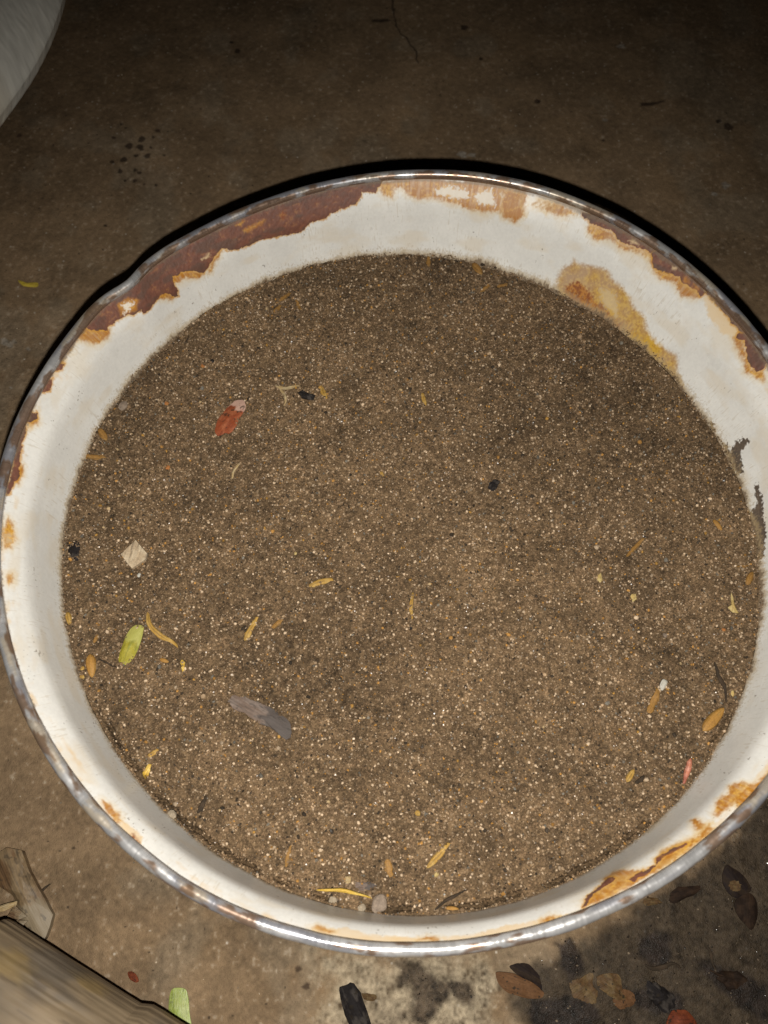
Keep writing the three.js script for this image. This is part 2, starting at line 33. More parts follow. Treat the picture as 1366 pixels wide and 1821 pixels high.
const D_marks=[["pale",8,[[-49.7,206.3],[-9.6,207.3],[36.2,207.1],[44.4,216.0],[37.9,236.1],[23.4,255.1],[-26.0,255.3],[-48.6,236.5],[-40.7,221.4]]],["wet",6,[[195.0,122.5],[171.2,145.8],[147.7,164.1],[116.2,181.9],[94.5,195.2],[72.3,203.1],[56.1,209.6],[47.0,221.0],[46.6,228.5],[56.0,236.0],[63.6,247.8],[86.4,256.0],[126.8,261.6],[183.4,249.6],[232.8,225.1],[260.3,178.5],[250.9,139.7],[221.3,119.4]]],["damp",2.5,[[-12.0,208.2],[-3.2,208.7],[3.7,209.3],[7.5,213.1],[13.0,216.5],[24.2,217.0],[28.6,218.0],[30.3,221.9],[28.8,228.4],[25.2,226.8],[19.1,221.9],[15.9,226.9],[10.2,234.5],[6.5,237.7],[-0.8,235.6],[0.5,226.9],[-0.7,219.8],[-9.4,220.4],[-8.8,215.5],[-6.3,212.1]]],["damp2",5,[[-18.7,227.0],[-9.4,230.2],[-0.8,231.3],[-0.9,237.7],[-14.3,236.7]]],["black",1.8,[[57.7,224.5],[67.7,223.3],[79.9,225.5],[89.7,226.5],[92.8,233.0],[84.9,239.4],[62.9,239.5],[58.5,231.0]]],["black",1.8,[[73.0,199.9],[82.2,196.4],[85.5,202.1],[87.1,213.3],[80.6,216.7],[76.1,210.0]]],["black",2,[[116.0,197.5],[124.9,193.3],[131.2,197.4],[132.0,204.4],[128.0,209.4],[120.1,210.5],[116.3,204.5]]],["black",2.4,[[143.9,207.4],[154.6,210.3],[167.1,212.2],[179.1,219.1],[176.4,235.4],[167.7,233.6],[157.4,222.1],[149.3,216.7]]],["black",2,[[109.9,223.3],[117.7,217.4],[126.9,219.3],[134.0,224.1],[135.2,231.8],[126.2,233.8],[115.7,230.5]]],["dot",0.6,[[-214.3,-357.9],[-215.4,-356.9],[-216.2,-356.3],[-217.4,-356.2],[-217.7,-357.9],[-218.0,-358.8],[-216.6,-359.4],[-215.4,-359.5]]],["dot",0.6,[[-211.6,-354.5],[-211.5,-353.8],[-212.4,-353.4],[-213.0,-353.3],[-214.1,-354.5],[-213.5,-355.2],[-212.7,-355.6],[-211.5,-355.7]]],["dot",0.6,[[-218.5,-344.3],[-219.3,-343.0],[-220.5,-343.0],[-222.0,-343.0],[-221.9,-344.3],[-222.1,-345.6],[-220.8,-345.6],[-220.0,-345.6]]],["dot",0.6,[[-195.9,-343.4],[-197.0,-341.8],[-199.0,-339.9],[-201.8,-340.5],[-201.8,-343.3],[-201.6,-344.9],[-199.8,-346.8],[-198.2,-346.2]]],["dot",0.6,[[-189.5,-345.6],[-190.4,-344.4],[-191.0,-344.1],[-192.1,-344.9],[-192.1,-345.6],[-192.4,-346.8],[-191.3,-347.2],[-190.5,-346.3]]],["dot",0.6,[[-186.8,-351.9],[-186.5,-350.4],[-187.9,-350.5],[-188.8,-350.7],[-190.2,-351.8],[-189.2,-353.3],[-188.2,-353.2],[-186.6,-353.0]]],["dot",0.6,[[-205.8,-336.0],[-205.9,-334.6],[-207.4,-332.8],[-208.8,-333.8],[-210.8,-336.0],[-209.9,-337.5],[-208.2,-339.3],[-205.8,-338.3]]],["dot",0.6,[[-197.2,-335.0],[-196.4,-332.2],[-198.9,-331.6],[-200.9,-333.4],[-203.1,-335.0],[-201.2,-337.8],[-199.7,-338.4],[-197.1,-336.6]]],["dot",0.6,[[-190.8,-335.0],[-190.7,-333.8],[-191.6,-333.6],[-192.3,-334.4],[-193.3,-335.0],[-192.7,-336.2],[-191.9,-336.5],[-190.6,-335.7]]],["dot",0.6,[[-217.3,-320.6],[-216.8,-319.0],[-218.3,-319.1],[-219.5,-319.7],[-220.6,-320.6],[-219.6,-322.1],[-218.7,-322.0],[-217.4,-321.5]]],["dot",0.6,[[-207.9,-322.8],[-208.2,-321.5],[-210.2,-320.4],[-212.3,-320.4],[-212.9,-322.8],[-212.0,-324.1],[-210.7,-325.2],[-209.4,-325.2]]],["dot",0.6,[[-199.8,-326.7],[-199.5,-325.4],[-201.1,-325.1],[-202.1,-324.9],[-203.9,-326.7],[-202.8,-328.0],[-201.5,-328.3],[-199.6,-328.5]]],["dot",0.6,[[-191.5,-326.2],[-191.1,-324.9],[-193.0,-323.6],[-194.3,-323.8],[-196.5,-326.2],[-195.0,-327.5],[-193.6,-328.8],[-191.3,-328.7]]],["dot",0.6,[[-179.5,-327.4],[-180.1,-326.3],[-180.8,-326.4],[-181.5,-326.6],[-182.0,-327.4],[-182.1,-328.4],[-181.0,-328.4],[-179.9,-328.2]]],["dot",0.6,[[-209.3,-311.4],[-209.7,-309.8],[-211.2,-308.6],[-213.3,-310.0],[-213.4,-311.4],[-213.1,-313.0],[-211.9,-314.2],[-210.7,-312.8]]],["dot",0.6,[[-198.8,-312.6],[-199.8,-311.7],[-200.7,-310.9],[-202.2,-311.0],[-202.1,-312.6],[-202.4,-313.4],[-201.1,-314.2],[-200.3,-314.2]]],["dot",0.6,[[-195.6,-309.9],[-196.3,-308.7],[-197.2,-308.7],[-198.1,-308.6],[-198.9,-309.9],[-198.9,-311.1],[-197.4,-311.1],[-196.1,-311.2]]],["dot",0.6,[[-205.5,-302.4],[-206.0,-301.7],[-206.6,-301.1],[-207.3,-301.2],[-208.0,-302.3],[-207.9,-303.0],[-206.9,-303.6],[-205.9,-303.5]]],["dot",0.6,[[-197.1,-302.4],[-198.4,-301.4],[-199.5,-300.3],[-201.4,-300.4],[-201.2,-302.4],[-201.5,-303.4],[-200.0,-304.5],[-198.9,-304.4]]],["dot",0.6,[[-191.4,-299.3],[-191.2,-298.6],[-192.3,-298.1],[-193.2,-298.1],[-193.8,-299.2],[-193.1,-299.9],[-192.5,-300.4],[-191.7,-300.4]]],["dot",0.6,[[-182.6,-298.3],[-183.0,-297.3],[-183.9,-296.6],[-185.1,-297.4],[-185.1,-298.2],[-185.0,-299.2],[-184.2,-299.9],[-183.5,-299.1]]],["dot",0.6,[[-214.9,-260.7],[-214.7,-259.9],[-215.8,-259.9],[-216.7,-259.9],[-217.3,-260.7],[-216.6,-261.6],[-216.0,-261.6],[-215.2,-261.6]]],["dot",0.6,[[-289.8,-346.6],[-291.1,-345.5],[-292.2,-344.6],[-294.0,-344.5],[-294.0,-346.6],[-294.5,-347.7],[-292.8,-348.6],[-291.7,-348.6]]],["dot",0.6,[[-131.2,-436.4],[-132.5,-435.1],[-133.8,-433.6],[-135.9,-434.1],[-135.7,-436.4],[-135.8,-437.7],[-134.2,-439.2],[-133.0,-438.6]]],["dot",0.6,[[-137.6,-445.7],[-137.9,-444.1],[-139.0,-444.3],[-139.9,-444.5],[-141.2,-445.7],[-140.6,-447.3],[-139.2,-447.2],[-137.6,-447.0]]],["dot",0.6,[[50.5,-463.0],[48.0,-460.3],[46.4,-460.4],[43.9,-460.6],[44.2,-463.0],[43.7,-465.7],[46.5,-465.5],[48.5,-465.3]]],["dot",0.6,[[60.8,-428.6],[60.0,-426.8],[58.7,-426.4],[57.1,-427.5],[57.2,-428.5],[57.7,-430.3],[58.8,-430.7],[59.7,-429.5]]],["dot",0.6,[[102.5,-383.8],[102.1,-381.8],[100.2,-381.1],[98.4,-382.5],[98.1,-383.8],[99.3,-385.9],[100.5,-386.6],[101.6,-385.1]]],["dot",0.6,[[103.4,-383.8],[102.4,-382.2],[101.5,-381.6],[100.5,-382.8],[100.0,-383.8],[100.2,-385.5],[101.8,-386.0],[103.1,-384.9]]],["dot",0.6,[[248.4,-358.9],[246.1,-355.2],[243.3,-355.3],[240.0,-356.8],[240.7,-358.9],[241.7,-362.6],[244.3,-362.6],[246.0,-361.0]]],["dot",0.6,[[239.9,-364.6],[238.3,-363.4],[237.1,-362.4],[235.6,-362.4],[235.6,-364.5],[235.6,-365.7],[237.7,-366.7],[239.2,-366.7]]],["dot",0.6,[[148.6,-344.1],[148.7,-342.9],[147.6,-342.9],[146.9,-343.4],[146.1,-344.1],[147.2,-345.3],[147.9,-345.4],[148.9,-344.8]]],["dot",0.6,[[-52.1,220.2],[-51.8,220.9],[-53.4,221.8],[-54.5,221.5],[-56.0,220.2],[-54.6,219.5],[-53.5,218.6],[-51.8,218.9]]],["dot",0.6,[[-55.9,212.4],[-57.2,213.1],[-58.0,213.9],[-59.3,213.5],[-59.3,212.4],[-59.6,211.7],[-58.1,210.9],[-56.9,211.4]]],["dot",0.6,[[-178.6,155.4],[-178.7,155.9],[-179.4,155.9],[-180.2,155.9],[-180.4,155.4],[-180.1,155.0],[-179.6,155.0],[-179.1,155.0]]],["dot",1,[[179.5,-383.2],[188.9,-382.7],[198.8,-385.7],[198.5,-383.4],[188.5,-379.2],[179.9,-379.1]]],["dot",1,[[-28.3,-472.1],[-14.6,-473.5],[-10.1,-470.9],[-19.2,-468.9],[-27.3,-469.5]]],["speck",0.8,[[-267.7,-162.8],[-269.8,-160.9],[-270.9,-159.9],[-273.5,-161.6],[-273.0,-162.8],[-274.2,-164.7],[-271.9,-165.7],[-270.2,-164.0]]],["speck",0.8,[[-265.6,-160.2],[-264.7,-158.7],[-266.8,-157.6],[-268.6,-159.0],[-270.1,-160.1],[-268.4,-161.7],[-267.6,-162.7],[-265.7,-161.3]]],["speck",0.8,[[-263.2,-162.9],[-263.0,-161.5],[-264.7,-160.8],[-266.5,-162.0],[-267.0,-162.8],[-266.2,-164.2],[-265.4,-164.9],[-264.1,-163.7]]],["speck",0.8,[[-252.9,-157.1],[-252.6,-155.7],[-254.3,-155.3],[-256.1,-156.4],[-256.7,-157.1],[-255.7,-158.6],[-254.9,-159.0],[-253.7,-157.8]]],["speck",0.8,[[-250.6,-222.9],[-250.9,-222.4],[-251.4,-222.4],[-251.9,-222.2],[-252.6,-222.9],[-252.5,-223.4],[-251.6,-223.4],[-250.7,-223.6]]],["speck",0.8,[[-259.3,-126.7],[-260.0,-125.8],[-260.6,-125.9],[-261.8,-126.2],[-261.5,-126.6],[-261.8,-127.5],[-260.9,-127.4],[-260.3,-127.0]]],["speck",0.8,[[43.3,-329.5],[44.3,-326.5],[41.1,-326.6],[39.0,-328.2],[36.6,-329.5],[39.8,-332.5],[41.2,-332.5],[43.9,-330.8]]],["speck",0.8,[[50.3,-329.0],[50.7,-327.1],[48.6,-327.5],[47.5,-327.7],[45.2,-329.0],[47.3,-330.9],[48.7,-330.5],[51.2,-330.4]]],["speck",0.8,[[152.6,-365.1],[151.7,-363.7],[150.4,-364.0],[148.8,-364.2],[149.2,-365.1],[149.5,-366.5],[150.6,-366.2],[151.3,-365.9]]],["speck",0.8,[[237.2,-301.2],[234.3,-299.2],[232.7,-297.5],[230.6,-299.4],[231.5,-301.1],[230.7,-303.1],[233.8,-304.8],[235.2,-302.9]]],["speck",0.8,[[226.5,-293.2],[225.1,-291.6],[223.7,-291.9],[221.7,-292.1],[222.4,-293.1],[222.7,-294.7],[224.1,-294.4],[224.9,-294.2]]],["speck",0.8,[[173.7,-443.7],[174.5,-441.5],[171.0,-441.5],[168.5,-440.9],[166.5,-443.6],[169.9,-445.8],[171.4,-445.8],[174.1,-446.5]]]];
const D_crack=[[-11.0,-495.1],[-10.1,-481.9],[-8.7,-465.8],[-3.3,-456.2],[2.5,-446.8],[6.9,-437.4],[9.4,-423.9]];
const D_stem=[[-217.6,158.4],[-213.6,155.7],[-205.3,157.0],[-200.0,167.2],[-192.7,176.5],[-184.5,187.7],[-185.0,193.5],[-187.0,199.3],[-195.3,196.1],[-200.9,188.4],[-206.8,178.6],[-214.8,174.0]];
const D_flap1=[[-206.3,188.5],[-203.5,183.2],[-196.2,188.4],[-200.6,190.1]];
const D_flap2=[[-206.0,190.1],[-195.5,190.4],[-199.2,194.3],[-202.4,192.4]];
const D_flap3=[[-214.5,184.6],[-208.3,182.6],[-202.4,181.2],[-202.5,183.2],[-207.8,185.9],[-213.3,187.2]];
const D_slab=[[-225.8,-360.7],[-229.2,-326.9],[-237.6,-289.8],[-250.4,-252.2]];
const C_rimH=[0.20026,0.00048,0.00035,0.0012,-0.00103,-0.00054,0.00067,0.0004,0.00117];
const C_sandH=[0.17938,-0.00272,0.00471,-0.00054,0.00166,0.00043,0.00014,0.00068,4e-05];
const C_prof=[[-0.062,0.1756],[-0.0471,0.1794],[-0.034,0.1827],[-0.025,0.1849],[-0.0195,0.1863],[-0.0155,0.1878],[-0.012,0.19],[-0.0085,0.1927],[-0.006,0.1948],[-0.0042,0.1965]];
const C_L=0.06239382380569729;

// ---------- helpers ----------
let seedState = 12345;
const rnd = () => { seedState = (seedState + 0x6D2B79F5) | 0; let t = Math.imul(seedState ^ (seedState >>> 15), 1 | seedState); t = (t + Math.imul(t ^ (t >>> 7), 61 | t)) ^ t; return ((t ^ (t >>> 14)) >>> 0) / 4294967296; };
const hash = (x, y, s) => { let h = Math.imul(x, 374761393) ^ Math.imul(y, 668265263) ^ Math.imul(s, 2147483647 - 1013904223); h = Math.imul(h ^ (h >>> 13), 1274126177); h ^= h >>> 16; return (h >>> 0) / 4294967296; };
const vn = (x, y, s = 0, per = 0) => {
  let xi = Math.floor(x), yi = Math.floor(y); const fx = x - xi, fy = y - yi;
  const u = fx * fx * (3 - 2 * fx), v = fy * fy * (3 - 2 * fy); let x1 = xi + 1, y1 = yi + 1;
  if (per) { xi = ((xi % per) + per) % per; yi = ((yi % per) + per) % per; x1 = ((x1 % per) + per) % per; y1 = ((y1 % per) + per) % per; }
  const a = hash(xi, yi, s), b = hash(x1, yi, s), c = hash(xi, y1, s), d = hash(x1, y1, s);
  return a + (b - a) * u + (c - a) * v + (a - b - c + d) * u * v;
};
const fbm = (x, y, o = 4, s = 0, per = 0) => { let r = 0, a = 0.5, n = 0; for (let i = 0; i < o; i++) { r += a * vn(x, y, s + i * 17, per); n += a; a *= 0.5; x *= 2; y *= 2; per *= 2; } return r / n; };
const sstep = (a, b, x) => { const t = Math.min(1, Math.max(0, (x - a) / (b - a))); return t * t * (3 - 2 * t); };
const mix = (a, b, t) => a + (b - a) * t;
const mix3 = (o, c, t) => { o[0] += (c[0] - o[0]) * t; o[1] += (c[1] - o[1]) * t; o[2] += (c[2] - o[2]) * t; };
const toS = v => { v = Math.min(1, Math.max(0, v)); return 255 * (v <= 0.0031308 ? 12.92 * v : 1.055 * Math.pow(v, 1 / 2.4) - 0.055); };
const LUT = new Uint8Array(4097); for (let i = 0; i <= 4096; i++) LUT[i] = Math.round(toS(i / 4096));
const enc = v => LUT[v <= 0 ? 0 : v >= 1 ? 4096 : (v * 4096) | 0];
function makeTex(w, h, fill, { srgb = true, wrap = THREE.RepeatWrapping } = {}) {     // fill(u, v, out) -> linear colour
  const d = new Uint8Array(w * h * 4), o = [0, 0, 0];
  for (let j = 0, k = 0; j < h; j++) for (let i = 0; i < w; i++, k += 4) {
    fill((i + 0.5) / w, (j + 0.5) / h, o);
    for (let c = 0; c < 3; c++) d[k + c] = srgb ? enc(o[c]) : Math.max(0, Math.min(255, o[c] * 255));
    d[k + 3] = 255;
  }
  const t = new THREE.DataTexture(d, w, h); t.wrapS = t.wrapT = wrap; t.magFilter = THREE.LinearFilter; t.minFilter = THREE.LinearMipmapLinearFilter; t.generateMipmaps = true;
  if (srgb) t.colorSpace = THREE.SRGBColorSpace; t.needsUpdate = true; return t;
}
// signed distance to a polygon, negative inside
function sdPoly(P, x, y) {
  let d = 1e9, inside = false;
  for (let i = 0, j = P.length - 1; i < P.length; j = i++) {
    const ex = P[j][0] - P[i][0], ey = P[j][1] - P[i][1], wx = x - P[i][0], wy = y - P[i][1];
    const t = Math.max(0, Math.min(1, (wx * ex + wy * ey) / (ex * ex + ey * ey + 1e-9))), bx = wx - ex * t, by = wy - ey * t;
    d = Math.min(d, bx * bx + by * by);
    if ((P[i][1] > y) !== (P[j][1] > y) && x < (ex * (y - P[i][1])) / ey + P[i][0]) inside = !inside;
  }
  return inside ? -Math.sqrt(d) : Math.sqrt(d);
}
const boxOf = (P, m) => [Math.min(...P.map(p => p[0])) - m, Math.min(...P.map(p => p[1])) - m, Math.max(...P.map(p => p[0])) + m, Math.max(...P.map(p => p[1])) + m];
const within = (b, x, y) => x > b[0] && x < b[2] && y > b[1] && y < b[3];
const used = {};
const numbered = n => { const k = used[n] = (used[n] ?? -1) + 1; return k ? n + '_' + String(k).padStart(3, '0') : n; };
function tag(o, label, category, group, kind) { if (label) o.userData.label = label; if (category) o.userData.category = category; if (group) o.userData.group = group; if (kind) o.userData.kind = kind; return o; }
function mesh(name, geo, mat, parent = scene) { const m = new THREE.Mesh(geo, mat); m.name = parent === scene ? numbered(name) : name; m.castShadow = m.receiveShadow = true; parent.add(m); return m; }
const group = (name, x = 0, y = 0, z = 0) => { const g = new THREE.Group(); g.name = numbered(name); g.position.set(x, y, z); scene.add(g); return g; };
function gridGeo(nu, nv, f, closeU = false) {             // f(u, v) -> [x, y, z, tu, tv]
  const pos = [], uv = [], idx = [];
  for (let j = 0; j <= nv; j++) for (let i = 0; i <= nu; i++) { const r = f(i / nu, j / nv, i, j); pos.push(r[0], r[1], r[2]); uv.push(r[3] ?? i / nu, r[4] ?? j / nv); }
  for (let j = 0; j < nv; j++) for (let i = 0; i < nu; i++) { const a = j * (nu + 1) + i, b = a + 1, c = a + nu + 1, d = c + 1; idx.push(a, c, b, b, c, d); }
  const g = new THREE.BufferGeometry(); g.setAttribute('position', new THREE.Float32BufferAttribute(pos, 3)); g.setAttribute('uv', new THREE.Float32BufferAttribute(uv, 2)); g.setIndex(idx);
  g.computeVertexNormals();
  if (closeU) { const n = g.attributes.normal; for (let j = 0; j <= nv; j++) { const a = j * (nu + 1), b = a + nu; const x = n.getX(a) + n.getX(b), y = n.getY(a) + n.getY(b), z = n.getZ(a) + n.getZ(b), l = Math.hypot(x, y, z) || 1; n.setXYZ(a, x / l, y / l, z / l); n.setXYZ(b, x / l, y / l, z / l); } }
  return g;
}
// ---------- basin shape ----------
const harm = (c, t) => { let r = 0; for (let k = 1; k <= 4; k++) r += c[2 * k - 1] * Math.cos(k * t) + c[2 * k] * Math.sin(k * t); return r; };
const dent = t => { const a = (t * 180 / Math.PI + 141.5 + 540) % 360 - 180; return -0.0021 * Math.exp(-a * a / 9) + 0.0010 * Math.exp(-(a + 7) * (a + 7) / 20) + 0.0008 * Math.exp(-(a - 8) * (a - 8) / 25); };
const profR = y => { const P = C_prof; if (y <= P[0][0]) return P[0][1]; for (let i = 1; i < P.length; i++) if (y <= P[i][0]) { const t = (y - P[i - 1][0]) / (P[i][0] - P[i - 1][0]); return mix(P[i - 1][1], P[i][1], t); } return P[P.length - 1][1]; };
// smooth curve through the profile, parameter = share of arc length
const profCurve = new THREE.CatmullRomCurve3(C_prof.map(p => new THREE.Vector3(p[1], p[0], 0)), false, 'centripetal');
const wallOff = (t, y) => { const w = Math.min(1, Math.max(-0.4, (y + 0.0471) / 0.0471)); return harm(C_sandH, t) * (1 - w) + (harm(C_rimH, t) + dent(t)) * w; };
const sandR = t => 0.1794 + harm(C_sandH, t) + 0.0004;
const rimR = t => 0.1975 + harm(C_rimH, t) + 0.00026 + dent(t);

// ---------- floor ----------
const FLOOR_M = 1.2, FX = -0.6, FZ = -0.85;                 // the floor's drawn patch, metres
const wetAmount = (x, z) => { let w = 0; for (const m of floorMarks) if (m.wet && within(m.b, x, z)) w = Math.max(w, m.wet * sstep(m.s, -m.s, sdPoly(m.P, x, z) + (fbm(x / 5, z / 5, 3, 5) - 0.5) * 10)); return w; };
const kinds = { wet: [[0.034, 0.025, 0.016], 0.9, 0.7], damp: [[0.058, 0.04, 0.025], 0.92, 0.9], damp2: [[0.12, 0.09, 0.06], 0.6, 0.5], black: [[0.017, 0.012, 0.010], 0.85, 1], pale: [[0.34, 0.285, 0.2], 0.7, 0], dot: [[0.045, 0.028, 0.018], 0.85, 0], speck: [[0.4, 0.37, 0.32], 0.55, 0] };
const floorMarks = D_marks.map(([k, s, P]) => ({ k, s, P, b: boxOf(P, s * 2 + 6), col: kinds[k][0], al: kinds[k][1], wet: kinds[k][2], amp: k === 'dot' || k === 'speck' ? 1 : k === 'pale' ? 10 : k === 'damp' ? 2.2 : k === 'wet' ? 7 : 4 }));
const crackB = boxOf(D_crack, 3);
const segD = (P, x, y) => { let d = 1e9; for (let i = 1; i < P.length; i++) { const ex = P[i][0] - P[i - 1][0], ey = P[i][1] - P[i - 1][1], wx = x - P[i - 1][0], wy = y - P[i - 1][1], t = Math.max(0, Math.min(1, (wx * ex + wy * ey) / (ex * ex + ey * ey))); d = Math.min(d, Math.hypot(wx - ex * t, wy - ey * t)); } return d; };
const wetMap = new Float32Array(512 * 512);
const floorTex = makeTex(2048, 2048, (u, v, o) => {
  const x = (FX + u * FLOOR_M) * 1000, z = (FZ + v * FLOOR_M) * 1000;
  const big = fbm(x / 130, z / 130, 3, 1), mid = fbm(x / 22, z / 22, 4, 2), fine = fbm(x / 2.6, z / 2.6, 3, 3), grit = vn(x / 0.9, z / 0.9, 4);
  const b = 0.72 + 0.3 * (big - 0.5) + 0.5 * (mid - 0.5) + 0.42 * (fine - 0.5) + 0.16 * (grit - 0.5);
  o[0] = 0.248 * b; o[1] = 0.168 * b; o[2] = 0.097 * b;
  const ochre = sstep(0.56, 0.75, fbm(x / 40 + 9, z / 40, 4, 7)); mix3(o, [0.25 * b, 0.165 * b, 0.09 * b], ochre * 0.5);
  const grey = sstep(0.55, 0.72, fbm(x / 30 + 3, z / 34 + 5, 4, 8)); mix3(o, [0.27 * b, 0.205 * b, 0.135 * b], grey * 0.6);
  if (fine > 0.7) mix3(o, [0.42, 0.36, 0.28], (fine - 0.7) * 2.2);
  if (hash((x * 1.1) | 0, (z * 1.1) | 0, 77) > 0.9985) mix3(o, [0.03, 0.022, 0.015], 0.8);
  if (hash((x * 0.9) | 0, (z * 0.9) | 0, 78) > 0.9985) mix3(o, [0.5, 0.45, 0.38], 0.6);
  for (const m of floorMarks) if (within(m.b, x, z)) {
    const d = sdPoly(m.P, x, z) + (fbm(x / 7, z / 7, 4, 11) - 0.5) * m.amp * 1.6;
    const a = sstep(m.s, -m.s, d) * m.al;
    if (a > 0.004) { const g = Math.max(0.05, -0.1 + 1.5 * fbm(x / 4, z / 4, 4, 13) + 1.1 * (fbm(x / 1.4, z / 1.4, 2, 14) - 0.4)); mix3(o, [m.col[0] * g, m.col[1] * g, m.col[2] * g], a); }
  }
  if (within(crackB, x, z)) { const d = segD(D_crack, x + (vn(x / 4, z / 4, 21) - 0.5) * 2.4, z); mix3(o, [0.03, 0.02, 0.014], 0.8 * sstep(1.1, 0.3, d)); }
}, { wrap: THREE.MirroredRepeatWrapping });
const floorRough = makeTex(512, 512, (u, v, o) => {
  const x = (FX + u * FLOOR_M) * 1000, z = (FZ + v * FLOOR_M) * 1000, w = wetAmount(x, z);
  o[0] = o[1] = o[2] = mix(0.9, 0.5, w) + (fbm(x / 9, z / 9, 3, 31) - 0.5) * 0.2;
}, { srgb: false, wrap: THREE.MirroredRepeatWrapping });
const gritBump = makeTex(1024, 1024, (u, v, o) => { o[0] = o[1] = o[2] = 0.5 * fbm(u * 16, v * 16, 4, 41, 16) + 0.5 * fbm(u * 110, v * 110, 3, 42, 110); }, { srgb: false });
gritBump.repeat.set(24, 24);
const floorMat = new THREE.MeshPhysicalMaterial({ specularIntensity: 0.35, map: floorTex, roughnessMap: floorRough, roughness: 1, bumpMap: gritBump, bumpScale: 0.0009 });
const bumpH = (x, z) => (fbm(x / 0.05, z / 0.05, 4, 51) - 0.5) * 0.0022;       // slow unevenness of the screed, metres
const wetBump = (x, z) => { const w = wetAmount(x * 1000, z * 1000); return w > 0 ? w * (fbm(x / 0.009, z / 0.009, 4, 52) - 0.35) * 0.005 : 0; };
const floorY = (x, z) => bumpH(x, z) + wetBump(x, z);
{
  const fine = gridGeo(480, 480, (u, v) => { const x = FX + u * FLOOR_M, z = FZ + v * FLOOR_M, e = Math.min(1, 12 * Math.min(u, 1 - u, v, 1 - v)); return [x, floorY(x, z) * e, z, u, v]; });
  const outer = [];
  for (const [x0, x1, z0, z1] of [[-2, FX, -2.4, 2], [FX + FLOOR_M, 2, -2.4, 2], [FX, FX + FLOOR_M, -2.4, FZ], [FX, FX + FLOOR_M, FZ + FLOOR_M, 2]])
    outer.push(gridGeo(2, 2, (u, v) => { const x = mix(x0, x1, u), z = mix(z0, z1, v); return [x, 0, z, (x - FX) / FLOOR_M, (z - FZ) / FLOOR_M]; }));
  tag(mesh('floor', mergeGeometries([fine, ...outer]), floorMat), 'brown concrete floor with a dark wet patch', null, null, 'structure');
}

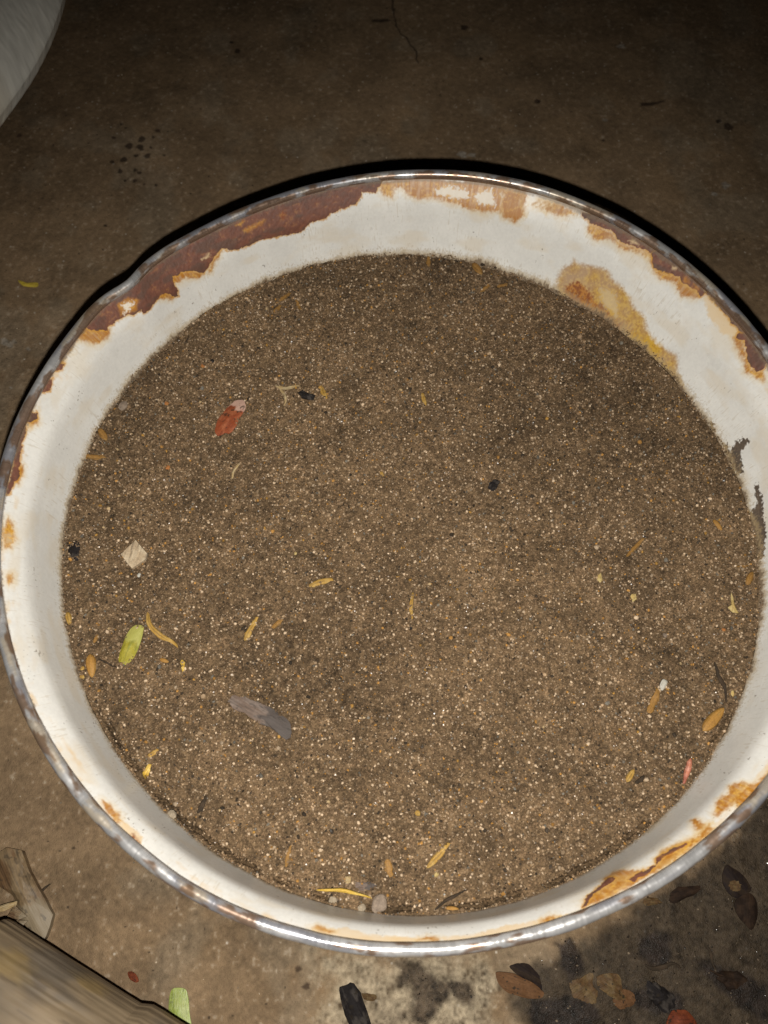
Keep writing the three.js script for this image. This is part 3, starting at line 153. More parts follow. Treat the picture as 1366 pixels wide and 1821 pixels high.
// ---------- enamel basin ----------
const WALL_MM = C_L * 1000, AR = 190;                        // wall arc length; mean radius in mm
const STEP = Math.PI / 180;
const rustP = D_rust.map(([k, P]) => { const Q = P.map(([t, p]) => [t * STEP * AR, Math.min(p, 1.1) * WALL_MM]); return { k, P: Q, b: boxOf(Q, 5) }; });
const rustCol = { stain: 0, stain2: 1, orange: 2, pale: 3, palespot: 4, white: 5, brown: 6, mud: 7 };
const SANDLINE = 15.4;
const wallSample = (thDeg, b, o, out) => {                   // colour into o, returns roughness and height
  const a0 = thDeg * STEP * AR;
  const n1 = fbm(a0 / 2.4, b / 2.4, 4, 61) - 0.5, n2 = fbm(a0 / 2.4 + 50, b / 2.4, 4, 62) - 0.5;
  const a = a0 + n1 * 2.2, bb = b + n2 * 2.2;
  const mot = fbm(a0 / 14, b / 14, 4, 63), fine = fbm(a0 / 1.1, b / 1.1, 3, 64), str = fbm(a0 / 0.9, b / 6, 3, 65);
  const e = 0.93 + 0.16 * (mot - 0.5) + 0.12 * (fine - 0.5);
  o[0] = 0.70 * e; o[1] = 0.69 * e; o[2] = 0.655 * e;
  mix3(o, [0.60, 0.53, 0.42], 0.5 * sstep(0.5, 0.75, fbm(a0 / 20 + 7, b / 9, 4, 66)));
  { const sp = vn(a0 / 0.8, b / 1.1, 67) * (0.75 + 0.5 * vn(a0 / 7, b / 7, 77)); mix3(o, [0.16, 0.13, 0.1], 0.8 * sstep(1.02, 1.14, sp)); mix3(o, [0.5, 0.45, 0.37], 0.5 * sstep(0.74, 0.95, vn(a0 / 0.5, b / 3.5, 78) * (0.7 + 0.5 * mot))); }
  let rough = 0.3 + 0.18 * (mot - 0.3), hgt = 0.6;
  // tea-coloured staining in patches along the lip
  const lipN = fbm(a0 / 16, b / 5, 4, 68) + 0.35 * fbm(a0 / 3, b / 3, 2, 69);
  const lip = sstep(0.5, 0.88, (lipN + (b - 58) / 20) / 1.3) * (b > 44 ? 1 : 0);
  mix3(o, [0.60, 0.42, 0.21], lip * 0.75);
  let bare = 0;
  for (const r of rustP) {
    let aa = a; if (!within(r.b, aa, bb)) { aa = a > 0 ? a - 360 * STEP * AR : a + 360 * STEP * AR; if (!within(r.b, aa, bb)) continue; }
    const d = sdPoly(r.P, aa, bb);
    if (d > 4) continue;
    let t;
    switch (r.k) {
      case 'stain': mix3(o, [0.60, 0.42, 0.16], 0.35 * (1 - bare) * sstep(3.6, 0, d + (fine - 0.5) * 2)); t = sstep(1.1, -1.3, d + (fine - 0.5) * 1.6) * (0.72 + 0.5 * (str - 0.3)); { const q = sstep(0.4, 0.8, fine * 0.6 + mot * 0.4); mix3(o, [mix(0.36, 0.60, q), mix(0.145, 0.335, q), mix(0.018, 0.055, q)], Math.min(1, t * 1.12)); } rough = mix(rough, 0.5, t); break;
      case 'stain2': t = sstep(1.6, -2.4, d + (fine - 0.5) * 2.4) * (0.72 + 0.5 * (mot - 0.3)); { const q = sstep(0.25, 0.7, fine * 0.5 + mot * 0.5); mix3(o, [mix(0.32, 0.53, q), mix(0.145, 0.32, q), mix(0.014, 0.04, q)], Math.min(1, t * 1.1)); } rough = mix(rough, 0.5, t); break;
      case 'red': t = sstep(1.6, -1.2, d + (fine - 0.5) * 3.5) * 0.9; mix3(o, [0.19 + 0.1 * fine, 0.055, 0.016], t); rough = mix(rough, 0.65, t); break;
      case 'orange': t = sstep(1.5, -1.5, d + (fine - 0.5) * 3) * 0.9; { const q = sstep(0.3, 0.7, fine); mix3(o, [mix(0.2, 0.38, q), mix(0.052, 0.15, q), mix(0.012, 0.028, q)], t); } rough = mix(rough, 0.65, t); break;
      case 'pale': t = sstep(0.9, -0.9, d + (fine - 0.5) * 1.5) * 0.85; mix3(o, [0.64, 0.475, 0.27], t * (0.6 + 0.6 * mot)); break;
      case 'palespot': t = sstep(1.2, -1.2, d + (fine - 0.5) * 6) * 0.55; mix3(o, [0.60, 0.49, 0.30], t); break;
      case 'white': t = sstep(0.9, -0.9, d + (fine - 0.5) * 3.6) * 0.9; mix3(o, [0.68, 0.63, 0.54], t); break;
      case 'brown': {
        const fr = sstep(1.5, 0, d + (str - 0.5) * 1.4) * (d > -0.4 ? 1 : 0); if (fr > 0) mix3(o, [0.50, 0.25, 0.035], fr * 0.8);
        t = sstep(0.18, -0.18, d + (fine - 0.5) * 0.8); const q = fbm(a0 / 5, b / 3.5, 4, 70), q2 = fbm(a0 / 1.4, b / 1.4, 3, 72);
        const c = [mix(0.10, 0.185, q) * (0.75 + 0.5 * q2), mix(0.042, 0.066, q) * (0.75 + 0.5 * q2), mix(0.03, 0.036, q) * (0.75 + 0.5 * q2)];
        mix3(c, [0.25, 0.115, 0.045], 0.7 * sstep(0.62, 0.78, q2) * sstep(0.4, 0.6, q)); mix3(c, [0.085, 0.05, 0.036], 0.6 * sstep(0.5, 0.68, fbm(a0 / 9 + 30, b / 4, 4, 76)));
        bare = Math.max(bare, t); mix3(o, c, t); rough = mix(rough, 0.62, t); hgt = mix(hgt, 0.2 + 0.45 * q2, t); break;
      }
      case 'mud': t = sstep(0.5, -0.5, d + (fine - 0.5) * 4.2); mix3(o, [0.062 * (0.3 + 1.4 * fine), 0.036 * (0.3 + 1.4 * fine), 0.017 * (0.3 + 1.4 * fine)], t * 0.94); rough = mix(rough, 0.75, t); hgt = mix(hgt, 0.7 + 0.6 * (fine - 0.5), t); break;
    }
  }
  // grime line under the rolled rim
  const gl = sstep(WALL_MM - 2.2, WALL_MM - 0.7, b + (fine - 0.5) * 2 + (mot - 0.5) * 2); mix3(o, [0.15, 0.10, 0.06], gl * 0.75);
  // damp sand and silt splashed on the enamel above the sand, in grains
  const up = b - SANDLINE, reach = 0.8 + 4 * Math.pow(fbm(a0 / 9, 3, 3, 73), 2) + 2 * (vn(a0 / 1.3, 7, 74) - 0.5);
  const gr = fbm(a0 / 0.8, b / 1.5, 3, 75);
  const tan = sstep(reach + 3.6, reach + 0.4, up + (gr - 0.5) * 5 + (fine - 0.5) * 3); mix3(o, [0.40, 0.295, 0.15], tan * 0.6); rough = mix(rough, 0.6, tan);
  let dirt = sstep(reach + 1.0, reach - 1.2, up + (gr - 0.5) * 4.5);
  mix3(o, [0.15, 0.105, 0.062], dirt * 0.9); rough = mix(rough, 0.8, dirt);
  const silt = sstep(0.57, 0.68, gr + 0.18 - up / 26) * (up > 0 ? 1 : 1) * sstep(15, 4, up); mix3(o, [0.33, 0.25, 0.15], silt * 0.5 * (1 - dirt)); rough = mix(rough, 0.6, silt * 0.5);
  out[0] = rough; out[1] = hgt;
};
const WT = 2048, WH = 1024, wallC = new Uint8Array(WT * WH * 4), wallR8 = new Uint8Array(WT * WH * 4), wallB8 = new Uint8Array(WT * WH * 4);
{
  const o = [0, 0, 0], out = [0, 0];
  for (let j = 0, k = 0; j < WH; j++) {
    const strip = Math.floor(j / 256), b = ((j % 256) + 0.5 - 8) / 240 * WALL_MM;
    for (let i = 0; i < WT; i++, k += 4) {
      wallSample(-180 + 90 * (strip + (i + 0.5) / WT), b, o, out);
      wallC[k] = enc(o[0]); wallC[k + 1] = enc(o[1]); wallC[k + 2] = enc(o[2]); wallC[k + 3] = 255;
      const r = Math.max(0, Math.min(255, out[0] * 255)), h = Math.max(0, Math.min(255, out[1] * 255));
      wallR8[k] = wallR8[k + 1] = wallR8[k + 2] = r; wallB8[k] = wallB8[k + 1] = wallB8[k + 2] = h; wallR8[k + 3] = wallB8[k + 3] = 255;
    }
  }
}
const wallTexOf = (d, srgb) => { const t = new THREE.DataTexture(d, WT, WH); t.magFilter = THREE.LinearFilter; t.minFilter = THREE.LinearFilter; t.wrapS = t.wrapT = THREE.ClampToEdgeWrapping; if (srgb) t.colorSpace = THREE.SRGBColorSpace; t.needsUpdate = true; return t; };
const enamelMat = new THREE.MeshPhysicalMaterial({ map: wallTexOf(wallC, true), roughnessMap: wallTexOf(wallR8, false), roughness: 1, bumpMap: wallTexOf(wallB8, false), bumpScale: 0.0005 });
const rimTex = makeTex(2048, 64, (u, v, o) => {
  const a = u * 1240, b = v * 18, w = fbm(a / 6, b / 3, 4, 81), s = vn(a / 0.7, b / 9, 82), k = 0.7 + 0.6 * w + 0.25 * (s - 0.5);
  o[0] = 0.44 * k; o[1] = 0.435 * k; o[2] = 0.435 * k;
  mix3(o, [0.20, 0.205, 0.25], 0.6 * sstep(0.48, 0.62, fbm(a / 30 + 9, b / 6, 4, 86)));
  mix3(o, [0.50, 0.42, 0.31], 0.7 * sstep(0.56, 0.72, fbm(a / 14, b / 5, 4, 83)));
  // rust creeps on to the roll from the inside (v near one half) and round its foot
  const inner = Math.cos((v - 0.5) * 6.283), far = sstep(-0.3, 0.4, Math.sin(-(u * 6.283 - 3.1416)));
  mix3(o, [0.19, 0.11, 0.06], 0.85 * sstep(0.42, 0.60, fbm(a / 9 + 40, b / 4, 4, 84) + 0.2 * inner * (far - 0.15) - 0.07));
});
const rimRough = makeTex(2048, 64, (u, v, o) => { const a = u * 1240, b = v * 18; o[0] = o[1] = o[2] = 0.15 + 0.42 * Math.pow(fbm(a / 5, b / 3, 4, 81), 1.5) + 0.22 * (vn(a / 0.8, b / 6, 85) - 0.5); }, { srgb: false });
const rimMat = new THREE.MeshPhysicalMaterial({ map: rimTex, roughnessMap: rimRough, roughness: 1, metalness: 0.55 });
const outMat = new THREE.MeshPhysicalMaterial({ color: new THREE.Color(0.6, 0.58, 0.54), roughness: 0.35 });
{
  const basin = group('enamel_basin');
  tag(basin, 'round white enamel basin with rust-eaten lip and worn metal rim, filled with damp sand', 'basin');
  const quarters = [];
  for (let k = 0; k < 4; k++) quarters.push(gridGeo(240, 64, (u, v) => {
    const t = (-180 + 90 * (k + u)) * STEP, c = profCurve.getPointAt(v), R = c.x + wallOff(t, c.y);
    return [Math.cos(t) * R, RIM_Y + c.y, Math.sin(t) * R, u, (k * 256 + 8 + v * 240) / 1024];
  }));
  const wg = mergeGeometries(quarters); 
  { // one smooth surface across the quarter seams
    const p = wg.attributes.position, n = wg.attributes.normal, map = new Map();
    for (let i = 0; i < p.count; i++) { const key = [p.getX(i), p.getY(i), p.getZ(i)].map(v => Math.round(v * 1e5)).join(); if (!map.has(key)) map.set(key, []); map.get(key).push(i); }
    for (const l of map.values()) if (l.length > 1) { let x = 0, y = 0, z = 0; for (const i of l) { x += n.getX(i); y += n.getY(i); z += n.getZ(i); } const q = Math.hypot(x, y, z); for (const i of l) n.setXYZ(i, x / q, y / q, z / q); }
  }
  mesh('inner_wall', wg, enamelMat, basin);
  const TR = 0.0027;
  mesh('rim', gridGeo(900, 20, (u, v) => {
    const t = -Math.PI + u * 2 * Math.PI, f = v * 2 * Math.PI, wob = 1 + 0.10 * (fbm(u * 60, 1, 3, 91, 60) - 0.5) + 0.14 * (fbm(u * 24, 3, 2, 93, 24) - 0.5), R = rimR(t) + 0.0006 * (fbm(u * 40, 2, 3, 92, 40) - 0.5);
    return [Math.cos(t) * (R + Math.cos(f) * TR * wob), RIM_Y - TR + Math.sin(f) * TR * wob, Math.sin(t) * (R + Math.cos(f) * TR * wob), u, v];
  }, true), rimMat, basin);
  // outside, foot and the buried inside
  const shell = gridGeo(180, 60, (u, v) => {
    const t = -Math.PI + u * 2 * Math.PI; let r, y;
    const ro = [[-0.085, 0.165], [-0.108, 0.148], [-0.1175, 0.130], [-0.1185, 0.118], [-0.1185, 0]];
    if (v <= 0.7) { const c = profCurve.getPointAt(1 - v / 0.7), n = profCurve.getTangentAt(1 - v / 0.7); r = c.x + n.y * 0.0014 + wallOff(t, c.y); y = c.y - n.x * 0.0014; }
    else { const s = (v - 0.7) / 0.3 * ro.length, i = Math.min(ro.length - 1, Math.floor(s - 1e-6)), q = s - i, a = i ? ro[i - 1] : [-0.0622, 0.1776 + wallOff(t, -0.062)]; r = mix(a[1], ro[i][1], q); y = mix(a[0], ro[i][0], q); }
    return [Math.cos(t) * r, RIM_Y + y, Math.sin(t) * r];
  }, true);
  mesh('outer_wall', shell, outMat, basin);
}

// ---------- sand ----------
const SR = 0.1794;
const sandH = (x, z) => {
  const t = Math.atan2(z, x), r = Math.hypot(x, z), e = r / sandR(t);
  let h = (fbm(x / 0.045 + 5, z / 0.045, 3, 101) - 0.5) * 0.0030 + (fbm(x / 0.006, z / 0.006, 3, 102) - 0.5) * 0.0026;
  if (e > 0.9) {
    const a = fbm(t * 9 + 20, 1, 3, 103);
    h += 0.0016 * sstep(0.93, 1, e) * (a - 0.3) * 2;
    const gate = sstep(0.46, 0.56, fbm(t * 11 + 40, 5, 3, 104)) * sstep(0.55, 0.8, Math.sin(t) + 0.1);
    h -= 0.0075 * gate * Math.exp(-Math.pow((r - sandR(t) + 0.0028 + 0.002 * (fbm(t * 30, 9, 2, 105) - 0.5)) / 0.0009, 2));
  }
  return SAND_Y + h;
};
const damp = (x, z) => { const n = fbm(x / 0.06 + 2, z / 0.06 + 8, 4, 111), m = fbm(x / 0.016, z / 0.016, 3, 112); const f = vn(x / 0.0022, z / 0.0022, 113), g = vn(x / 0.0011, z / 0.0011, 114); return 0.86 + 0.5 * (n - 0.5) + 0.5 * (m - 0.5) + 0.5 * (f - 0.5) + 0.3 * (g - 0.5); };
const sandTex = makeTex(1024, 1024, (u, v, o) => {
  const P = 1024 / 4, g = vn(u * 170, v * 170, 121, 170), g2 = vn(u * 280, v * 280, 122, 280), b = fbm(u * 40, v * 40, 3, 123, 40), k = 0.35 + 0.75 * g * g + 0.45 * g2 + 0.4 * (b - 0.5);
  o[0] = 0.136 * k; o[1] = 0.089 * k; o[2] = 0.048 * k;
});
const sandBump = makeTex(1024, 1024, (u, v, o) => { o[0] = o[1] = o[2] = 0.6 * vn(u * 170, v * 170, 121, 170) + 0.4 * vn(u * 280, v * 280, 122, 280); }, { srgb: false });
const sandGroup = group('sand');
tag(sandGroup, 'damp coarse grey-brown sand filling the enamel basin', 'sand', null, 'stuff');
{
  const NR = 240, NT = 520, pos = [], uv = [], col = [], idx = [];
  const put = (x, y, z) => { pos.push(x, y, z); uv.push(x / 0.125, z / 0.125); const d = damp(x, z); col.push(d, d, d); };
  put(0, sandH(0, 0), 0);
  for (let j = 1; j <= NR; j++) for (let i = 0; i < NT; i++) { const t = -Math.PI + i / NT * 2 * Math.PI, r = sandR(t) * Math.pow(j / NR, 0.62), x = Math.cos(t) * r, z = Math.sin(t) * r; put(x, sandH(x, z), z); }
  for (const [r, y] of [[0.150, 0.02], [0.115, 0.006]]) for (let i = 0; i < NT; i++) { const t = -Math.PI + i / NT * 2 * Math.PI; put(Math.cos(t) * r, y, Math.sin(t) * r); }
  put(0, 0.006, 0); const last = pos.length / 3 - 1;
  for (let i = 0; i < NT; i++) idx.push(0, 1 + (i + 1) % NT, 1 + i);
  for (let j = 0; j < NR + 1; j++) for (let i = 0; i < NT; i++) { const a = 1 + j * NT + i, b = 1 + j * NT + (i + 1) % NT, c = a + NT, d = b + NT; idx.push(a, b, c, b, d, c); }
  for (let i = 0; i < NT; i++) idx.push(last, 1 + (NR + 1) * NT + i, 1 + (NR + 1) * NT + (i + 1) % NT);
  const g = new THREE.BufferGeometry(); g.setAttribute('position', new THREE.Float32BufferAttribute(pos, 3)); g.setAttribute('uv', new THREE.Float32BufferAttribute(uv, 2)); g.setAttribute('color', new THREE.Float32BufferAttribute(col, 3)); g.setIndex(idx); g.computeVertexNormals();
  tag(mesh('sand_body', g, new THREE.MeshPhysicalMaterial({ map: sandTex, bumpMap: sandBump, bumpScale: 0.0006, roughness: 0.9, specularIntensity: 0.3, vertexColors: true }), sandGroup), null, null, null, 'stuff');
}
function grainGeo(seed) { const g = new THREE.IcosahedronGeometry(1, 0), p = g.attributes.position; for (let i = 0; i < p.count; i++) { const x = p.getX(i), y = p.getY(i), z = p.getZ(i), k = 0.72 + 0.5 * hash(Math.round(x * 50), Math.round(y * 50) * 7 + Math.round(z * 50), seed); p.setXYZ(i, x * k, y * k, z * k); } g.computeVertexNormals(); return g; }
const M4 = new THREE.Matrix4(), Q = new THREE.Quaternion(), V = new THREE.Vector3(), S = new THREE.Vector3(), E = new THREE.Euler();
function grains(name, parent, seed, rough, list) {            // list of [x, y, z, size, r, g, b]
  const im = new THREE.InstancedMesh(grainGeo(seed), new THREE.MeshPhysicalMaterial({ color: 0xffffff, roughness: rough, specularIntensity: rough > 0.45 ? 0.3 : 0.8 }), list.length), c = new THREE.Color();
  list.forEach(([x, y, z, s, r, g, b], i) => { E.set(rnd() * 6.28, rnd() * 6.28, rnd() * 6.28); M4.compose(V.set(x, y, z), Q.setFromEuler(E), S.set(s * (0.75 + 0.5 * rnd()), s * (0.7 + 0.4 * rnd()), s * (0.75 + 0.6 * rnd()))); im.setMatrixAt(i, M4); im.setColorAt(i, c.setRGB(r, g, b)); });
  im.name = parent === scene ? numbered(name) : name; im.userData.kind = 'stuff'; im.castShadow = im.receiveShadow = true; parent.add(im); return im;
}
const grainColor = (d) => {
  const k = rnd(), v = 0.6 + 0.8 * rnd();
  if (k < 0.66) return [0.143 * v * d, 0.092 * v * d, 0.051 * v * d];
  if (k < 0.86) return [0.252 * v * d, 0.176 * v * d, 0.107 * v * d];
  if (k < 0.925) return [0.385 * v, 0.29 * v, 0.195 * v];
  if (k < 0.965) return [0.035 * v, 0.026 * v, 0.018 * v];
  if (k < 0.985) return [0.28 * v, 0.145 * v, 0.04 * v];
  return [0.12 * v, 0.108 * v, 0.088 * v];
};
{
  const lists = [[], [], []];
  for (let i = 0; i < 130000; i++) {
    const t = rnd() * 2 * Math.PI, r = (sandR(t) - 0.0004) * Math.sqrt(rnd()), x = Math.cos(t) * r, z = Math.sin(t) * r, s = 0.00026 + 0.00056 * Math.pow(rnd(), 2) + (rnd() > 0.99 ? 0.0005 : 0);
    lists[rnd() < 0.12 ? 1 : i % 2 ? 2 : 0].push([x, sandH(x, z) + s * (0.1 + 0.35 * rnd()), z, s, ...grainColor(damp(x, z))]);
  }
  // grains sticking to the enamel just above the sand
  for (let i = 0; i < 5200; i++) {
    const t = rnd() * 2 * Math.PI, lim = 0.0006 + 0.006 * Math.pow(fbm(t * 14, 2, 3, 131), 2.2), up = lim * Math.pow(rnd(), 1.3), y = -0.0471 + up, s = 0.00018 + 0.0003 * rnd(), R = profR(y) + wallOff(t, y) - s * 0.4;
    lists[i % 3].push([Math.cos(t) * R, RIM_Y + y, Math.sin(t) * R, s, ...grainColor(0.85)]);
  }
  grains('grains', sandGroup, 1, 0.75, lists[0]); grains('grains_glossy', sandGroup, 2, 0.3, lists[1]); grains('grains_dull', sandGroup, 3, 0.85, lists[2]);
  const fl = [];
  for (let i = 0; i < 150; i++) { const t = rnd() * 6.283, r = 0.17 * Math.sqrt(rnd()), x = Math.cos(t) * r, z = Math.sin(t) * r, v = 0.7 + 0.5 * rnd(); fl.push([x, sandH(x, z) + 0.0005, z, 0.0004 + 0.0005 * rnd(), ...(rnd() < 0.7 ? [0.30 * v, 0.165 * v, 0.04 * v] : [0.36 * v, 0.26 * v, 0.14 * v])]); }
  grains('chaff', sandGroup, 7, 0.7, fl);
}
// grit lying on the floor
{
  const l = [[], []];
  for (let i = 0; i < 60000 && l[0].length + l[1].length < 9000; i++) {
    const x = -0.4 + 0.8 * rnd(), z = -0.62 + 0.95 * rnd(); if (Math.hypot(x, z) < 0.12) continue;
    const w = wetAmount(x * 1000, z * 1000); if (rnd() > 0.02 + 0.98 * w) continue;
    const s = 0.0002 + 0.0005 * Math.pow(rnd(), 2.2), v = 0.5 + 0.9 * rnd();
    l[w > 0.3 ? 1 : 0].push([x, floorY(x, z) + s * 0.3, z, s, ...(w > 0.3 ? (rnd() < 0.6 ? [0.022 * v, 0.017 * v, 0.013 * v] : [0.13 * v, 0.10 * v, 0.07 * v]) : [0.3 * v, 0.24 * v, 0.17 * v])]);
  }
  tag(grains('floor_grit', scene, 11, 0.75, l[0]), 'fine pale grit scattered over the dry concrete floor', 'grit', null, 'stuff');
  tag(grains('wet_grit', scene, 12, 0.22, l[1]), 'glistening dark wet grit in the corner below the basin', 'grit', null, 'stuff');
}

// ---------- small things: leaves, straws, husks, chips ----------
const TH = {};                                                // material cache
function leafTex(base, alt, opts = {}) {                      // u along the piece, v across it
  const { streak = 0.5, vein = 0, spots = 0, tip = null, tipAt = 0.78, seed = 200, size = 96, split = null } = opts;
  return makeTex(size * 2, size, (u, v, o) => {
    const n = fbm(u * 7, v * 5, 4, seed), s = fbm(u * 3, v * 26, 3, seed + 1), k = 0.66 + 0.6 * (streak * s + (1 - streak) * n) + 0.4 * (fbm(u * 34, v * 20, 2, seed + 7) - 0.5) - 0.3 * streak * sstep(0.6, 0.75, vn(u * 2.2, v * 15, seed + 8));
    o[0] = base[0] * k; o[1] = base[1] * k; o[2] = base[2] * k;
    mix3(o, [alt[0] * k, alt[1] * k, alt[2] * k], sstep(0.42, 0.66, fbm(u * 4 + 3, v * 4, 4, seed + 2)));
    if (vein) { const c = Math.abs(v - 0.5); mix3(o, alt, vein * sstep(0.05, 0.01, c)); const f = Math.abs(((u * 9 + c * 5) % 1) - 0.5); mix3(o, alt, vein * 0.35 * sstep(0.08, 0.02, f)); }
    if (tip) mix3(o, tip, 0.85 * sstep(tipAt - 0.05, tipAt + 0.05, u + (n - 0.5) * 0.3) );
    if (split) mix3(o, split, 0.85 * sstep(0.48, 0.56, u + (n - 0.5) * 0.35));
    if (spots) mix3(o, [0.02, 0.015, 0.01], spots * sstep(0.68, 0.76, fbm(u * 12, v * 8, 3, seed + 5)));
  }, { wrap: THREE.ClampToEdgeWrapping });
}
const mat = (tex, rough = 0.6, extra = {}) => new THREE.MeshPhysicalMaterial({ map: tex, roughness: rough, ...extra });
const clayBump = makeTex(256, 256, (u, v, o) => { o[0] = o[1] = o[2] = 0.6 * fbm(u * 8, v * 8, 4, 141, 8) + 0.4 * fbm(u * 4, v * 60, 2, 142, 4); }, { srgb: false });
const fineBump = { bumpMap: clayBump, bumpScale: 0.0003 };
const M = {
  redLeaf: mat(leafTex([0.202, 0.047, 0.017], [0.254, 0.078, 0.033], { tip: [0.42, 0.28, 0.22], tipAt: 0.74, spots: 0.7, seed: 201 }), 0.45, { ...fineBump, specularIntensity: 0.5 }),
  greenLeaf: mat(leafTex([0.243, 0.208, 0.020], [0.191, 0.185, 0.023], { vein: 0.25, tip: [0.30, 0.29, 0.075], tipAt: 0.55, seed: 211 }), 0.5, { ...fineBump, specularIntensity: 0.5 }),
  chip: mat(leafTex([0.405, 0.324, 0.219], [0.324, 0.243, 0.154], { streak: 0.95, seed: 221 }), 0.8, fineBump),
  bark: mat(leafTex([0.140, 0.105, 0.085], [0.117, 0.079, 0.058], { streak: 0.6, split: [0.042, 0.034, 0.03], spots: 0.5, seed: 231 }), 0.75, fineBump),
  char: mat(leafTex([0.014, 0.012, 0.012], [0.042, 0.036, 0.032], { streak: 0.3, spots: 0.6, seed: 241 }), 0.7, { ...fineBump, specularIntensity: 0.12 }),
  cream: mat(leafTex([0.429, 0.328, 0.140], [0.374, 0.265, 0.094], { seed: 251 }), 0.6, { ...fineBump, specularIntensity: 0.5 }),
  white: mat(leafTex([0.42, 0.4, 0.35], [0.42, 0.4, 0.34], { seed: 261 }), 0.6, fineBump),
  straw: mat(leafTex([0.316, 0.185, 0.040], [0.363, 0.237, 0.070], { streak: 0.95, seed: 271 }), 0.6, { ...fineBump, specularIntensity: 0.5 }),
  strawDark: mat(leafTex([0.232, 0.120, 0.030], [0.283, 0.163, 0.043], { streak: 0.95, seed: 272 }), 0.6, { ...fineBump, specularIntensity: 0.5 }),
  strawPale: mat(leafTex([0.376, 0.288, 0.160], [0.320, 0.224, 0.104], { streak: 0.95, seed: 273 }), 0.7, { ...fineBump, specularIntensity: 0.5 }),
  strawGold: mat(leafTex([0.442, 0.281, 0.043], [0.493, 0.340, 0.076], { streak: 0.95, seed: 274 }), 0.45, { ...fineBump, specularIntensity: 0.5 }),
  twig: mat(leafTex([0.033, 0.024, 0.016], [0.048, 0.033, 0.021], { streak: 0.9, seed: 275 }), 0.8, { ...fineBump, specularIntensity: 0.25 }),
  redStick: mat(leafTex([0.36, 0.13, 0.075], [0.28, 0.085, 0.05], { streak: 0.9, seed: 276 }), 0.5, fineBump),
  husk: mat(leafTex([0.275, 0.141, 0.031], [0.323, 0.186, 0.051], { streak: 0.95, seed: 281 }), 0.6, { ...fineBump, specularIntensity: 0.5 }),
  stone: mat(leafTex([0.184, 0.139, 0.102], [0.150, 0.112, 0.082], { streak: 0.1, seed: 291 }), 0.8, fineBump),
  stonePale: mat(leafTex([0.245, 0.197, 0.136], [0.190, 0.150, 0.102], { streak: 0.1, seed: 292 }), 0.8, fineBump),
  orange: mat(leafTex([0.308, 0.119, 0.035], [0.266, 0.140, 0.042], { streak: 0.1, seed: 293 }), 0.7, { ...fineBump, specularIntensity: 0.5 }),
  darkLeaf: mat(leafTex([0.016, 0.010, 0.007], [0.027, 0.016, 0.010], { vein: 0.4, seed: 301 }), 0.7, { ...fineBump, specularIntensity: 0.14 }),
  darkLeafSpot: mat(leafTex([0.016, 0.011, 0.010], [0.024, 0.016, 0.011], { vein: 0.3, seed: 302 }), 0.7, { ...fineBump, specularIntensity: 0.14 }),
  brownLeaf: mat(leafTex([0.111, 0.055, 0.024], [0.089, 0.043, 0.018], { vein: 0.3, spots: 0.85, seed: 303 }), 0.7, { ...fineBump, specularIntensity: 0.25 }),
  tanLeaf: mat(leafTex([0.102, 0.065, 0.028], [0.076, 0.042, 0.017], { spots: 0.85, seed: 304 }), 0.6, { ...fineBump, specularIntensity: 0.3 }),
  rustLeaf: mat(leafTex([0.150, 0.038, 0.015], [0.105, 0.026, 0.012], { spots: 0.85, seed: 305 }), 0.7, { ...fineBump, specularIntensity: 0.25 }),
  limeLeaf: mat(leafTex([0.208, 0.257, 0.040], [0.233, 0.269, 0.055], { vein: 0.15, spots: 0.3, seed: 306 }), 0.45, fineBump),
  yellowBit: mat(leafTex([0.5, 0.38, 0.04], [0.42, 0.3, 0.04], { seed: 307 }), 0.5, fineBump),
};
const mm = P => P.map(([x, z]) => [x / 1000, z / 1000]);
const mid = P => [P.reduce((s, p) => s + p[0], 0) / P.length, P.reduce((s, p) => s + p[1], 0) / P.length];
